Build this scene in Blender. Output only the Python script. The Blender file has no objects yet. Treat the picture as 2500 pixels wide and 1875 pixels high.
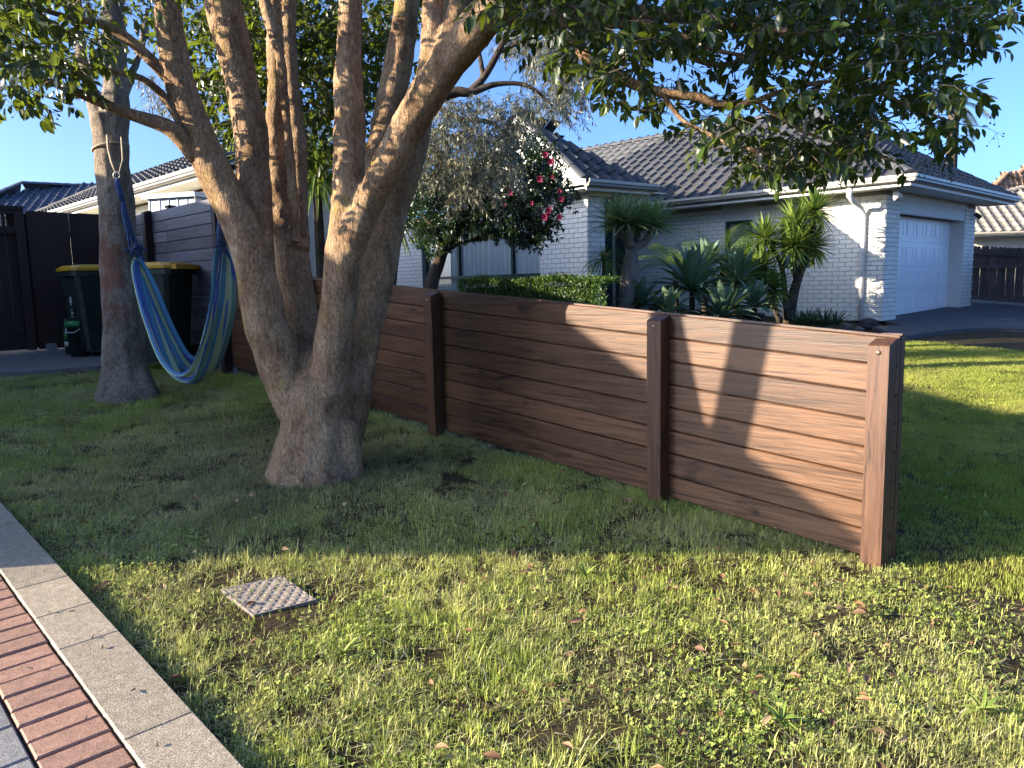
import bpy, bmesh, math, random
import numpy as np
from mathutils import Vector, Matrix, noise, Euler
random.seed(7); rng = np.random.default_rng(11)
S = bpy.context.scene
COL = S.collection

# ------------------------------------------------------------------ camera
F = 1878.0; PITCH = math.radians(7.5); ROLL = math.radians(1.3)
CAM = Vector((0, 0, 1.33))
FW = Vector((0, math.cos(PITCH), -math.sin(PITCH)))
_u0 = Vector((0, math.sin(PITCH), math.cos(PITCH))); _r0 = Vector((1, 0, 0))
RT = math.cos(ROLL) * _r0 - math.sin(ROLL) * _u0
UP = math.cos(ROLL) * _u0 + math.sin(ROLL) * _r0
cd = bpy.data.cameras.new('camera'); cam = bpy.data.objects.new('camera', cd); COL.objects.link(cam)
cd.sensor_width = 36; cd.lens = 36 * F / 2500; cd.clip_end = 1500; cd.clip_start = 0.05
cam.matrix_world = Matrix(((RT.x, UP.x, -FW.x, CAM.x), (RT.y, UP.y, -FW.y, CAM.y), (RT.z, UP.z, -FW.z, CAM.z), (0, 0, 0, 1)))
S.camera = cam

# ------------------------------------------------------------------ sky, sun, exposure
SUN_AZ = math.radians(12.0)            # direction of travel, from +X towards +Y
SUN_EL = math.radians(15.5)
sh = Vector((math.cos(SUN_AZ), math.sin(SUN_AZ), 0))
SD = Vector((sh.x * math.cos(SUN_EL), sh.y * math.cos(SUN_EL), -math.sin(SUN_EL)))
w = bpy.data.worlds.new('World'); S.world = w; w.use_nodes = True
nt = w.node_tree; bg = nt.nodes['Background']
sky = nt.nodes.new('ShaderNodeTexSky'); sky.sky_type = 'NISHITA'; sky.sun_disc = False
sky.sun_elevation = SUN_EL; sky.sun_rotation = math.atan2(-sh.x, -sh.y)
sky.altitude = 0; sky.air_density = 0.5; sky.dust_density = 2.4; sky.ozone_density = 5.0
nt.links.new(sky.outputs[0], bg.inputs[0]); bg.inputs[1].default_value = 0.138
sl = bpy.data.lights.new('sun', 'SUN'); sl.energy = 5.0; sl.angle = math.radians(0.4); sl.color = (1.0, 0.86, 0.66)
so = bpy.data.objects.new('sun', sl); COL.objects.link(so); so.rotation_euler = SD.to_track_quat('-Z', 'Y').to_euler()
so.location = (-20, -2, 10)
vs = S.view_settings; vs.view_transform = 'Standard'; vs.look = 'None'; vs.exposure = 1.9; vs.gamma = 1.0
S.cycles.max_bounces = 6; S.cycles.transparent_max_bounces = 12; S.cycles.caustics_reflective = False; S.cycles.caustics_refractive = False

# ------------------------------------------------------------------ helpers
def at(px, py, d):
    px, py, d = float(px), float(py), float(d)
    return CAM + d * (FW + (px - 1250) / F * RT - (py - 937.5) / F * UP)
def topx(p):
    v = Vector(p) - CAM; d = v.dot(FW)
    return 1250 + F * v.dot(RT) / d, 937.5 - F * v.dot(UP) / d, d
def gz(x, y):
    x = min(max(x, -14), 16); y = min(max(y, -8), 20)
    return .055 * (y - 3.57) - .03 * (x - 1.64)
def gzn(x, y):
    return .055 * (np.clip(y, -8, 20) - 3.57) - .03 * (np.clip(x, -14, 16) - 1.64)
def ong(px, py):
    d = FW + (px - 1250) / F * RT - (py - 937.5) / F * UP
    t = (gz(0, 0) - CAM.z) / (d.z - .055 * d.y + .03 * d.x)
    return CAM + t * d
UA = math.radians(44)
U = Vector((-math.sin(UA), math.cos(UA), 0)); V = Vector((math.cos(UA), math.sin(UA), 0)); Z = Vector((0, 0, 1))

def link(o, parent=None):
    COL.objects.link(o)
    if parent is not None: o.parent = parent
    return o
def worldloc(o):
    l = Vector((0, 0, 0))
    while o is not None: l += Vector(o.location); o = o.parent
    return l
def thing(name, label, cat, loc, group=None):
    o = bpy.data.objects.new(name, None); o.location = loc; o.empty_display_size = .1; link(o)
    return tag(o, label, cat, group)
def tag(o, label=None, cat=None, group=None, kind=None):
    if label: o['label'] = label
    if cat: o['category'] = cat
    if group: o['group'] = group
    if kind: o['kind'] = kind
    return o

class MB:
    """collects faces; build() links one mesh object (vertices given in world space)"""
    def __init__(s): s.v = []; s.f = []; s.m = []; s.c = []; s.mi = 0
    def add(s, vs, fs):
        b = len(s.v); s.v += [tuple(q) for q in vs]
        s.f += [tuple(b + i for i in f) for f in fs]; s.m += [s.mi] * len(fs)
    def box(s, o, a, b, c):
        """corner o with edge vectors a, b, c"""
        o, a, b, c = Vector(o), Vector(a), Vector(b), Vector(c)
        p = [o, o + a, o + a + b, o + b, o + c, o + a + c, o + a + b + c, o + b + c]
        if a.cross(b).dot(c) > 0: fs = [(0, 3, 2, 1), (4, 5, 6, 7), (0, 1, 5, 4), (1, 2, 6, 5), (2, 3, 7, 6), (3, 0, 4, 7)]
        else: fs = [(0, 1, 2, 3), (4, 7, 6, 5), (0, 4, 5, 1), (1, 5, 6, 2), (2, 6, 7, 3), (3, 7, 4, 0)]
        s.add(p, fs); return s
    def prism(s, pts, ext):
        """planar polygon extruded by ext"""
        n = len(pts); ext = Vector(ext); p = [Vector(q) for q in pts]
        s.add(p + [q + ext for q in p], [tuple(range(n))[::-1], tuple(range(n, 2 * n))] + [(i, (i + 1) % n, n + (i + 1) % n, n + i) for i in range(n)])
        return s
    def tube(s, pts, rad, n=8, cap=True, up=None):
        pts = [Vector(p) for p in pts]; k = len(pts)
        if isinstance(rad, (int, float)): rad = [rad] * k
        b = len(s.v); prev = None; vs = []; fs = []
        for i, p in enumerate(pts):
            t = (pts[min(i + 1, k - 1)] - pts[max(i - 1, 0)]).normalized()
            if prev is None:
                a = t.cross(Vector((0, 0, 1)) if abs(t.z) < .9 else Vector((1, 0, 0))).normalized()
            else:
                a = (prev - t * prev.dot(t)).normalized()
            prev = a; bb = t.cross(a)
            for j in range(n):
                an = 2 * math.pi * j / n
                vs.append(p + (a * math.cos(an) + bb * math.sin(an)) * rad[i])
        for i in range(k - 1):
            for j in range(n):
                fs.append((i * n + j, i * n + (j + 1) % n, (i + 1) * n + (j + 1) % n, (i + 1) * n + j))
        if cap:
            fs.append(tuple(range(n))[::-1]); fs.append(tuple((k - 1) * n + j for j in range(n)))
        s.add(vs, fs); return s
    def lathe(s, prof, base, n=16, axis=None):
        base = Vector(base); vs = []; fs = []; k = len(prof)
        for r, z in prof:
            for j in range(n):
                a = 2 * math.pi * j / n; vs.append(base + Vector((r * math.cos(a), r * math.sin(a), z)))
        for i in range(k - 1):
            for j in range(n): fs.append((i * n + j, i * n + (j + 1) % n, (i + 1) * n + (j + 1) % n, (i + 1) * n + j))
        fs.append(tuple(range(n))[::-1]); fs.append(tuple((k - 1) * n + j for j in range(n)))
        s.add(vs, fs); return s
    def mesh(s, name, mats, off=(0, 0, 0), smooth=False):
        me = bpy.data.meshes.new(name); o = Vector(off)
        me.from_pydata([(x - o.x, y - o.y, z - o.z) for x, y, z in s.v], [], s.f)
        for m in (mats if isinstance(mats, (list, tuple)) else [mats]): me.materials.append(m)
        if any(s.m): me.polygons.foreach_set('material_index', s.m)
        if smooth: me.polygons.foreach_set('use_smooth', [True] * len(s.f))
        me.update(); return me
    def build(s, name, mats, parent=None, smooth=False):
        off = worldloc(parent) if parent is not None else Vector((0, 0, 0))
        return link(bpy.data.objects.new(name, s.mesh(name, mats, off, smooth)), parent)

def npmesh(name, Vv, Ff, mats, rnd=None, smooth=False, uv=None):
    """Vv (n,3), Ff (m,k) arrays -> mesh; rnd per-vertex random stored as attribute 'rnd'"""
    me = bpy.data.meshes.new(name); n = len(Vv); m, k = Ff.shape
    me.vertices.add(n); me.vertices.foreach_set('co', np.ascontiguousarray(Vv, dtype=np.float32).ravel())
    me.loops.add(m * k); me.loops.foreach_set('vertex_index', np.ascontiguousarray(Ff, dtype=np.int32).ravel())
    me.polygons.add(m); me.polygons.foreach_set('loop_start', np.arange(0, m * k, k, dtype=np.int32))
    try: me.polygons.foreach_set('loop_total', np.full(m, k, dtype=np.int32))
    except Exception: pass
    if smooth: me.polygons.foreach_set('use_smooth', np.ones(m, dtype=bool))
    for mt in (mats if isinstance(mats, (list, tuple)) else [mats]): me.materials.append(mt)
    if rnd is not None:
        a = me.attributes.new('rnd', 'FLOAT', 'POINT'); a.data.foreach_set('value', np.ascontiguousarray(rnd, dtype=np.float32))
    me.update(calc_edges=True); me.validate(); return me
def npobj(name, Vv, Ff, mats, parent=None, rnd=None, smooth=False):
    if parent is not None: Vv = Vv - np.array(worldloc(parent))
    return link(bpy.data.objects.new(name, npmesh(name, Vv, Ff, mats, rnd, smooth)), parent)

def spline(pts, n=5):
    """Catmull-Rom through tuples (any length)"""
    P = [np.array(p, float) for p in pts]; out = []
    for i in range(len(P) - 1):
        p0, p1, p2, p3 = P[max(i - 1, 0)], P[i], P[i + 1], P[min(i + 2, len(P) - 1)]
        for k in range(n):
            t = k / n
            out.append(.5 * ((2 * p1) + (-p0 + p2) * t + (2 * p0 - 5 * p1 + 4 * p2 - p3) * t * t + (-p0 + 3 * p1 - 3 * p2 + p3) * t ** 3))
    out.append(P[-1]); return out
def pxtube(mb, pts, n=12, sub=4):
    """pts: (px, py, depth, radius in px)"""
    sp = spline(pts, sub)
    mb.tube([at(p[0], p[1], p[2]) for p in sp], [max(p[3], .4) * p[2] / F for p in sp], n)

# ------------------------------------------------------------------ materials
def newmat(name):
    m = bpy.data.materials.new(name); m.use_nodes = True; t = m.node_tree
    return m, t, t.nodes['Principled BSDF']
def N(t, kind, **kw):
    n = t.nodes.new(kind)
    for k, v in kw.items():
        if hasattr(n, k): setattr(n, k, v)
        else: n.inputs[k].default_value = v
    return n
def ramp(t, fac, stops):
    r = t.nodes.new('ShaderNodeValToRGB'); e = r.color_ramp.elements
    while len(e) < len(stops): e.new(.5)
    for i, (p, c) in enumerate(stops): e[i].position = p; e[i].color = (*c, 1)
    t.links.new(fac, r.inputs[0]); return r.outputs[0]
def coords(t, kind='Object', scale=(1, 1, 1), rand=False):
    tc = t.nodes.new('ShaderNodeTexCoord'); mp = t.nodes.new('ShaderNodeMapping'); mp.inputs['Scale'].default_value = scale
    src = tc.outputs[kind]
    if rand:
        oi = t.nodes.new('ShaderNodeObjectInfo'); vm = t.nodes.new('ShaderNodeVectorMath'); vm.operation = 'MULTIPLY_ADD'
        cx = t.nodes.new('ShaderNodeCombineXYZ')
        for i in range(3): t.links.new(oi.outputs['Random'], cx.inputs[i])
        t.links.new(cx.outputs[0], vm.inputs[0]); vm.inputs[1].default_value = (37, 53, 71); t.links.new(src, vm.inputs[2]); src = vm.outputs[0]
    t.links.new(src, mp.inputs['Vector']); return mp.outputs[0]
def noisetex(t, vec, scale, detail=4, rough=.55, dist=0):
    n = N(t, 'ShaderNodeTexNoise'); n.inputs['Scale'].default_value = scale; n.inputs['Detail'].default_value = detail
    n.inputs['Roughness'].default_value = rough; n.inputs['Distortion'].default_value = dist
    t.links.new(vec, n.inputs['Vector']); return n.outputs['Fac']
def bump(t, b, h, strength=.3, dist=.01):
    n = t.nodes.new('ShaderNodeBump'); n.inputs['Strength'].default_value = strength; n.inputs['Distance'].default_value = dist
    t.links.new(h, n.inputs['Height']); t.links.new(n.outputs[0], b.inputs['Normal'])
def mixc(t, fac, a, b, mode='MIX'):
    n = t.nodes.new('ShaderNodeMix'); n.data_type = 'RGBA'; n.blend_type = mode
    for s, v in ((n.inputs[0], fac), (n.inputs[6], a), (n.inputs[7], b)):
        if isinstance(v, (int, float)): s.default_value = v
        elif isinstance(v, tuple): s.default_value = (*v, 1)
        else: t.links.new(v, s)
    return n.outputs[2]
def mathn(t, op, a, b=0.0):
    n = t.nodes.new('ShaderNodeMath'); n.operation = op
    for s, v in ((n.inputs[0], a), (n.inputs[1], b)):
        if isinstance(v, (int, float)): s.default_value = v
        else: t.links.new(v, s)
    return n.outputs[0]
def plain(name, c1, c2=None, scale=8, rough=.6, bmp=0, bscale=None, kind='Object', spec=.5, metal=0, vary=0, stretch=(1, 1, 1)):
    m, t, b = newmat(name); vec = coords(t, kind, stretch, rand=vary > 0)
    c2 = c2 or tuple(x * .85 for x in c1)
    f = noisetex(t, vec, scale, 5)
    c = ramp(t, f, [(.3, c2), (.7, c1)])
    if vary:
        oi = t.nodes.new('ShaderNodeObjectInfo')
        c = mixc(t, 1.0, c, ramp(t, oi.outputs['Random'], [(0, (1 - vary,) * 3), (1, (1 + vary * .4,) * 3)]), 'MULTIPLY')
    t.links.new(c, b.inputs['Base Color']); b.inputs['Roughness'].default_value = rough
    b.inputs['Specular IOR Level'].default_value = spec; b.inputs['Metallic'].default_value = metal
    if bmp: bump(t, b, noisetex(t, vec, bscale or scale * 6, 4), bmp, .01)
    return m

def wood_stain(name, dark, light, rough=.42, vertical=False):
    """stained boards; grain runs along local X (or Z)"""
    m, t, b = newmat(name)
    sc = (1.2, 30, 30) if not vertical else (30, 30, 1.2)
    vec = coords(t, 'Object', sc, rand=True); vec2 = coords(t, 'Object', (1, 3, 3) if not vertical else (3, 3, 1), rand=True)
    g = noisetex(t, vec, 2.2, 6, .65, .4); k = noisetex(t, vec2, 2.6, 3, .5, 1.2)
    c = ramp(t, g, [(.32, dark), (.62, light)])
    c = mixc(t, ramp(t, k, [(.62, (0, 0, 0)), (.74, (1, 1, 1))]), c, tuple(x * .55 for x in dark))
    # knots
    vo = t.nodes.new('ShaderNodeTexVoronoi'); vo.inputs['Scale'].default_value = 1.0; vo.inputs['Randomness'].default_value = 1
    vk = coords(t, 'Object', (1.6, 4.5, 4.5) if not vertical else (4.5, 4.5, 1.6), rand=True); t.links.new(vk, vo.inputs['Vector'])
    kn = ramp(t, vo.outputs['Distance'], [(.055, (1, 1, 1)), (.10, (0, 0, 0))])
    c = mixc(t, mathn(t, 'MULTIPLY', kn, .75), c, tuple(x * .35 for x in dark))
    oi = t.nodes.new('ShaderNodeObjectInfo')
    c = mixc(t, 1.0, c, ramp(t, oi.outputs['Random'], [(0, (.66, .63, .62)), (.5, (.95, .95, .96)), (1, (1.22, 1.2, 1.2))]), 'MULTIPLY')
    t.links.new(c, b.inputs['Base Color'])
    t.links.new(ramp(t, g, [(.2, (rough - .10,) * 3), (.8, (rough + .16,) * 3)]), b.inputs['Roughness'])
    bump(t, b, mathn(t, 'ADD', g, mathn(t, 'MULTIPLY', kn, .6)), .28, .004); b.inputs['Specular IOR Level'].default_value = .36
    return m

def leafmat(name, stops, rough=.4, trans=.35, tcol=(.25, .4, .03), obj=False, spec=.5):
    m, t, b = newmat(name); out = t.nodes['Material Output']
    if obj: fac = t.nodes.new('ShaderNodeObjectInfo').outputs['Random']
    else:
        a = t.nodes.new('ShaderNodeAttribute'); a.attribute_name = 'rnd'; fac = a.outputs['Fac']
    c = ramp(t, fac, stops); t.links.new(c, b.inputs['Base Color'])
    b.inputs['Roughness'].default_value = rough; b.inputs['Specular IOR Level'].default_value = spec
    tr = t.nodes.new('ShaderNodeBsdfTranslucent'); t.links.new(mixc(t, .55, c, tcol), tr.inputs['Color'])
    mx = t.nodes.new('ShaderNodeMixShader'); mx.inputs[0].default_value = trans
    t.links.new(b.outputs[0], mx.inputs[1]); t.links.new(tr.outputs[0], mx.inputs[2]); t.links.new(mx.outputs[0], out.inputs[0])
    return m

def barkmat(name, cols, lichen=True, moss=True, pz=0, red=False):
    m, t, b = newmat(name); vec = coords(t, 'Object'); vs_ = coords(t, 'Object', (1, 1, .22))
    n1 = noisetex(t, vec, 4, 8, .68); n2 = noisetex(t, vs_, 55, 5, .7, .6); n3 = noisetex(t, vec, 95, 3, .6)
    c = ramp(t, n1, [(.3, cols[0]), (.5, cols[1]), (.72, cols[2])])
    vo = t.nodes.new('ShaderNodeTexVoronoi'); vo.feature = 'DISTANCE_TO_EDGE'; vo.inputs['Scale'].default_value = 48
    nd = N(t, 'ShaderNodeTexNoise'); nd.inputs['Scale'].default_value = 9; t.links.new(vs_, nd.inputs['Vector'])
    t.links.new(mixc(t, .12, vs_, nd.outputs['Color']), vo.inputs['Vector'])
    crk = ramp(t, vo.outputs['Distance'], [(0, (.55, .50, .46)), (.12, (1, 1, 1))])
    c = mixc(t, .5, c, mixc(t, 1, c, crk, 'MULTIPLY'))
    c = mixc(t, .6, c, mixc(t, 1, c, ramp(t, n2, [(.3, (.55, .52, .5)), (.7, (1.25, 1.22, 1.2))]), 'MULTIPLY'))
    n4 = noisetex(t, coords(t, 'Object', (1, 1, .5)), 70, 4, .7)
    c = mixc(t, .75, c, mixc(t, 1, c, ramp(t, n4, [(.36, (.48, .44, .40)), (.5, (.95, .94, .93)), (.66, (1.35, 1.32, 1.28))]), 'MULTIPLY'))
    n5 = noisetex(t, coords(t, 'Object', (1, 1, .35)), 9, 5, .65)
    c = mixc(t, .7, c, mixc(t, 1, c, ramp(t, n5, [(.36, (.55, .48, .42)), (.56, (1.08, 1.06, 1.04))]), 'MULTIPLY'))
    sep = t.nodes.new('ShaderNodeSeparateXYZ'); tc = t.nodes.new('ShaderNodeTexCoord'); t.links.new(tc.outputs['Object'], sep.inputs[0])
    if lichen:
        l = noisetex(t, vec, 26, 6, .7)
        # pale lichen, heaviest round the foot of the trunk
        hz = ramp(t, mathn(t, 'DIVIDE', sep.outputs['Z'], 2.2), [(0.0, (.13, .13, .13)), (.3, (.05, .05, .05)), (.5, (0, 0, 0))])
        lf = ramp(t, mathn(t, 'ADD', l, hz), [(.66, (0, 0, 0)), (.78, (1, 1, 1))])
        c = mixc(t, mathn(t, 'MULTIPLY', lf, .45), c, (.34, .35, .31))
        vo2 = t.nodes.new('ShaderNodeTexVoronoi'); vo2.inputs['Scale'].default_value = 7.5; t.links.new(vec, vo2.inputs['Vector'])
        sp = ramp(t, vo2.outputs['Distance'], [(.05, (1, 1, 1)), (.08, (0, 0, 0))])
        c = mixc(t, mathn(t, 'MULTIPLY', sp, .35), c, (.40, .39, .34))
    if moss:
        mo = noisetex(t, vec, 3.3, 7, .72)
        mf = ramp(t, mo, [(.57, (0, 0, 0)), (.68, (1, 1, 1))])
        c = mixc(t, mathn(t, 'MULTIPLY', mf, .6), c, (.30, .25, .05))
    if red:
        d = mathn(t, 'ABSOLUTE', mathn(t, 'SUBTRACT', sep.outputs['Z'], 1.15))
        rf = mathn(t, 'MULTIPLY', ramp(t, mathn(t, 'DIVIDE', d, .75), [(.35, (1, 1, 1)), (.8, (0, 0, 0))]), ramp(t, noisetex(t, vec, 4.5, 4), [(.47, (0, 0, 0)), (.54, (1, 1, 1))]))
        c = mixc(t, mathn(t, 'MULTIPLY', rf, .65), c, (.20, .07, .04))
    t.links.new(c, b.inputs['Base Color']); b.inputs['Roughness'].default_value = .9; b.inputs['Specular IOR Level'].default_value = .15
    h = mathn(t, 'ADD', mathn(t, 'MULTIPLY', n2, .9), mathn(t, 'ADD', mathn(t, 'MULTIPLY', crk, .22), mathn(t, 'MULTIPLY', n3, .8)))
    bump(t, b, mathn(t, 'ADD', h, mathn(t, 'MULTIPLY', n4, 1.2)), .9, .014); return m

MAT = {}
MAT['soil'] = plain('soil', (.075, .055, .03), (.028, .024, .012), 9, .95, .6, 60, spec=.1)
MAT['lawn_base'] = plain('lawn_base', (.05, .07, .016), (.03, .045, .012), 6, .95, .5, 80, spec=.1)
MAT['fence'] = wood_stain('stained_wood', (.034, .0150, .0075), (.125, .060, .028), .40)
MAT['fence_v'] = wood_stain('stained_wood_upright', (.034, .0150, .008), (.105, .048, .025), .42, True)
MAT['tall'] = wood_stain('stained_wood_weathered', (.055, .054, .064), (.135, .130, .150), .50)
MAT['gate'] = wood_stain('gate_wood', (.022, .0105, .0085), (.034, .017, .013), .6, True)
MAT['gate_h'] = wood_stain('gate_wood_rail', (.022, .0105, .0085), (.034, .017, .013), .6)
MAT['bolt'] = plain('bolt_steel', (.45, .33, .24), (.3, .2, .14), 30, .35, metal=.8)
MAT['galv'] = plain('galvanised', (.35, .36, .36), (.22, .23, .23), 25, .5, metal=.6)
MAT['brick'] = plain('painted_brick', (.80, .77, .69), (.70, .67, .60), 14, .65, .25, 60, vary=.10)
MAT['mortar'] = plain('mortar', (.36, .35, .325), (.28, .272, .255), 25, .9, .3)
MAT['white'] = plain('white_paint', (.74, .74, .71), (.66, .66, .63), 3, .45)
MAT['soffit'] = plain('soffit_board', (.62, .62, .58), (.56, .56, .52), 4, .6)
MAT['door'] = plain('garage_door_paint', (.85, .85, .86), (.80, .80, .82), 2, .35)
MAT['gutter'] = plain('gutter_metal', (.42, .39, .32), (.33, .31, .25), 5, .35)
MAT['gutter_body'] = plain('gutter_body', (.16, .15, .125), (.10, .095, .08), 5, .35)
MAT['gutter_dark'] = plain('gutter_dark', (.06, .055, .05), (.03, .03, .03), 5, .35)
MAT['tile'] = plain('roof_tile', (.088, .090, .096), (.048, .050, .055), 10, .75, .4, 60, vary=.22, spec=.3)
MAT['tile_n'] = plain('roof_tile_grey', (.16, .152, .14), (.085, .083, .08), 9, .8, .4, 60, vary=.25, spec=.25)
MAT['tile_blue'] = plain('roof_tile_slate', (.10, .12, .16), (.06, .075, .11), 9, .75, .3, 60, vary=.2)
MAT['tile_tan'] = plain('roof_tile_tan', (.30, .27, .22), (.20, .18, .15), 9, .8, .4, 60, vary=.2)
MAT['tile_orange'] = plain('roof_tile_orange', (.36, .22, .13), (.26, .15, .09), 9, .8, .4, 60, vary=.2)
MAT['frame'] = plain('window_frame', (.010, .030, .030), (.008, .022, .022), 5, .35)
MAT['curtain'] = plain('net_curtain', (.80, .80, .80), (.68, .68, .69), 3, .9)
MAT['blind'] = plain('blind', (.55, .55, .50), (.45, .45, .42), 3, .7)
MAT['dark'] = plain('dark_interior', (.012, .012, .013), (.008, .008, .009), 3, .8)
m, t, b = newmat('window_glass'); out = t.nodes['Material Output']; tr = t.nodes.new('ShaderNodeBsdfTransparent'); tr.inputs[0].default_value = (.86, .90, .90, 1)
gl = t.nodes.new('ShaderNodeBsdfGlossy'); gl.inputs['Roughness'].default_value = .01; fr = t.nodes.new('ShaderNodeFresnel'); fr.inputs[0].default_value = 1.7; mx = t.nodes.new('ShaderNodeMixShader'); gg = t.nodes.new('ShaderNodeNewGeometry')
t.links.new(mathn(t, 'MULTIPLY', fr.outputs[0], mathn(t, 'SUBTRACT', 1.0, gg.outputs['Backfacing'])), mx.inputs[0]); t.links.new(tr.outputs[0], mx.inputs[1]); t.links.new(gl.outputs[0], mx.inputs[2]); t.links.new(mx.outputs[0], out.inputs[0])
MAT['glass'] = m
MAT['cream'] = plain('cream_wall', (.55, .51, .42), (.48, .45, .37), 3, .8)
MAT['shed'] = plain('shed_metal', (.50, .54, .60), (.42, .46, .52), 4, .4, metal=.2)
MAT['concrete'] = plain('concrete', (.20, .185, .17), (.13, .12, .11), 12, .9, .3, 90)
MAT['paling'] = wood_stain('weathered_paling', (.045, .032, .03), (.10, .078, .072), .75, True)
MAT['paling_h'] = wood_stain('weathered_rail', (.05, .036, .034), (.10, .08, .074), .75)
MAT['bin'] = plain('bin_plastic', (.018, .034, .026), (.012, .022, .017), 6, .42)
MAT['bin_lid'] = plain('bin_lid_yellow', (.62, .33, .012), (.5, .26, .01), 6, .4)
MAT['green_lid'] = plain('green_lid', (.03, .22, .05), (.02, .15, .035), 6, .4)
MAT['print'] = plain('white_print', (.6, .6, .6), (.5, .5, .5), 6, .6)
MAT['rope'] = plain('rope', (.42, .35, .25), (.28, .22, .15), 60, .9, .6, 200)
MAT['rock'] = plain('rock', (.07, .06, .055), (.03, .028, .027), 12, .85, .8, 30)
MAT['rock2'] = plain('rock_pale', (.16, .13, .10), (.09, .075, .06), 12, .85, .8, 30)
MAT['pot'] = plain('black_pot', (.01, .01, .011), (.008, .008, .008), 6, .5)
def speckle(name, c1, c2, c3, sc, rough=.85, bmp=.5):
    m, t, b = newmat(name); vec = coords(t, 'Object', rand=True)
    f = noisetex(t, vec, sc, 3, .7); g = noisetex(t, vec, sc * .12, 4)
    c = ramp(t, f, [(.36, c1), (.5, c2), (.64, c3)])
    c = mixc(t, 1, c, ramp(t, g, [(.3, (.75, .74, .73)), (.7, (1.1, 1.1, 1.1))]), 'MULTIPLY')
    oi = t.nodes.new('ShaderNodeObjectInfo'); c = mixc(t, 1, c, ramp(t, oi.outputs['Random'], [(0, (.85, .85, .85)), (1, (1.12, 1.1, 1.08))]), 'MULTIPLY')
    t.links.new(c, b.inputs['Base Color']); b.inputs['Roughness'].default_value = rough; bump(t, b, f, bmp, .004); return m
MAT['kerb'] = speckle('kerb_concrete', (.15, .12, .085), (.35, .295, .215), (.58, .50, .38), 220)
MAT['paver_red'] = speckle('red_paver', (.19, .10, .068), (.35, .20, .14), (.46, .29, .215), 230)
MAT['paver_grey'] = speckle('grey_paver', (.12, .12, .12), (.22, .22, .22), (.34, .33, .32), 230)
MAT['joint_sand'] = plain('joint_sand', (.05, .04, .032), (.028, .024, .02), 30, .95, .5)
MAT['drive'] = speckle('exposed_aggregate', (.018, .018, .020), (.045, .045, .05), (.12, .12, .13), 160, .8)
MAT['lid'] = speckle('cover_plastic', (.26, .215, .175), (.42, .36, .305), (.54, .47, .41), 120)
MAT['lid_rib'] = speckle('cover_rib', (.17, .145, .12), (.26, .225, .19), (.34, .30, .26), 120)
MAT['bark'] = barkmat('bark', ((.21, .135, .08), (.38, .265, .165), (.50, .37, .245)))
MAT['bark2'] = barkmat('bark_grey', ((.18, .15, .12), (.29, .25, .20), (.38, .33, .275)), True, False, red=True)
MAT['bark_dark'] = barkmat('bark_dark', ((.05, .04, .03), (.085, .07, .055), (.14, .115, .09)), False, False)
MAT['twig'] = plain('twig', (.10, .075, .05), (.05, .036, .024), 20, .85)
MAT['leaf'] = leafmat('broad_leaf', [(0, (.012, .023, .006)), (.6, (.022, .040, .009)), (.88, (.05, .085, .014)), (1, (.18, .20, .03))], .34, .32, (.34, .44, .03))
MAT['leaf_o'] = leafmat('broad_leaf_near', [(0, (.012, .023, .006)), (.6, (.022, .040, .009)), (.88, (.05, .085, .014)), (1, (.18, .20, .03))], .34, .32, (.34, .44, .03), obj=True)
MAT['olive'] = leafmat('grey_leaf', [(0, (.08, .09, .06)), (.6, (.20, .20, .13)), (1, (.42, .38, .26))], .45, .25, (.2, .22, .1))
MAT['camellia'] = leafmat('glossy_leaf', [(0, (.008, .018, .008)), (.7, (.018, .036, .014)), (1, (.05, .08, .02))], .28, .12, (.1, .2, .02))
MAT['petal'] = plain('pink_petal', (.40, .03, .10), (.26, .016, .055), 20, .6)
MAT['hedge'] = leafmat('hedge_leaf', [(0, (.02, .05, .012)), (.6, (.05, .11, .022)), (1, (.11, .19, .03))], .45, .25)
MAT['strap'] = leafmat('strap_leaf', [(0, (.08, .13, .03)), (.6, (.18, .24, .05)), (1, (.36, .38, .12))], .45, .3)
MAT['dragon'] = leafmat('dragon_leaf', [(0, (.15, .21, .11)), (.6, (.29, .37, .19)), (1, (.46, .46, .22))], .45, .3)
MAT['yucca'] = leafmat('yucca_leaf', [(0, (.07, .12, .025)), (.6, (.15, .23, .045)), (1, (.32, .38, .09))], .42, .3, (.4, .5, .05))
MAT['agave'] = leafmat('agave_leaf', [(0, (.055, .10, .068)), (.6, (.095, .16, .105)), (1, (.15, .22, .125))], .5, .12, obj=True)
MAT['aloe'] = leafmat('aloe_leaf', [(0, (.04, .07, .045)), (1, (.09, .13, .08))], .5, .12)
MAT['fern'] = leafmat('fern_leaf', [(0, (.05, .10, .03)), (.6, (.11, .18, .045)), (1, (.22, .28, .07))], .5, .3)
MAT['palm'] = leafmat('palm_leaf', [(0, (.10, .11, .05)), (1, (.30, .27, .12))], .5, .3)
MAT['berry'] = plain('berry', (.02, .018, .022), (.012, .01, .014), 20, .4)
MAT['dead'] = leafmat('dead_leaf', [(0, (.10, .05, .025)), (.6, (.26, .13, .06)), (1, (.38, .26, .14))], .7, .15, (.3, .12, .03))

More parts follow.
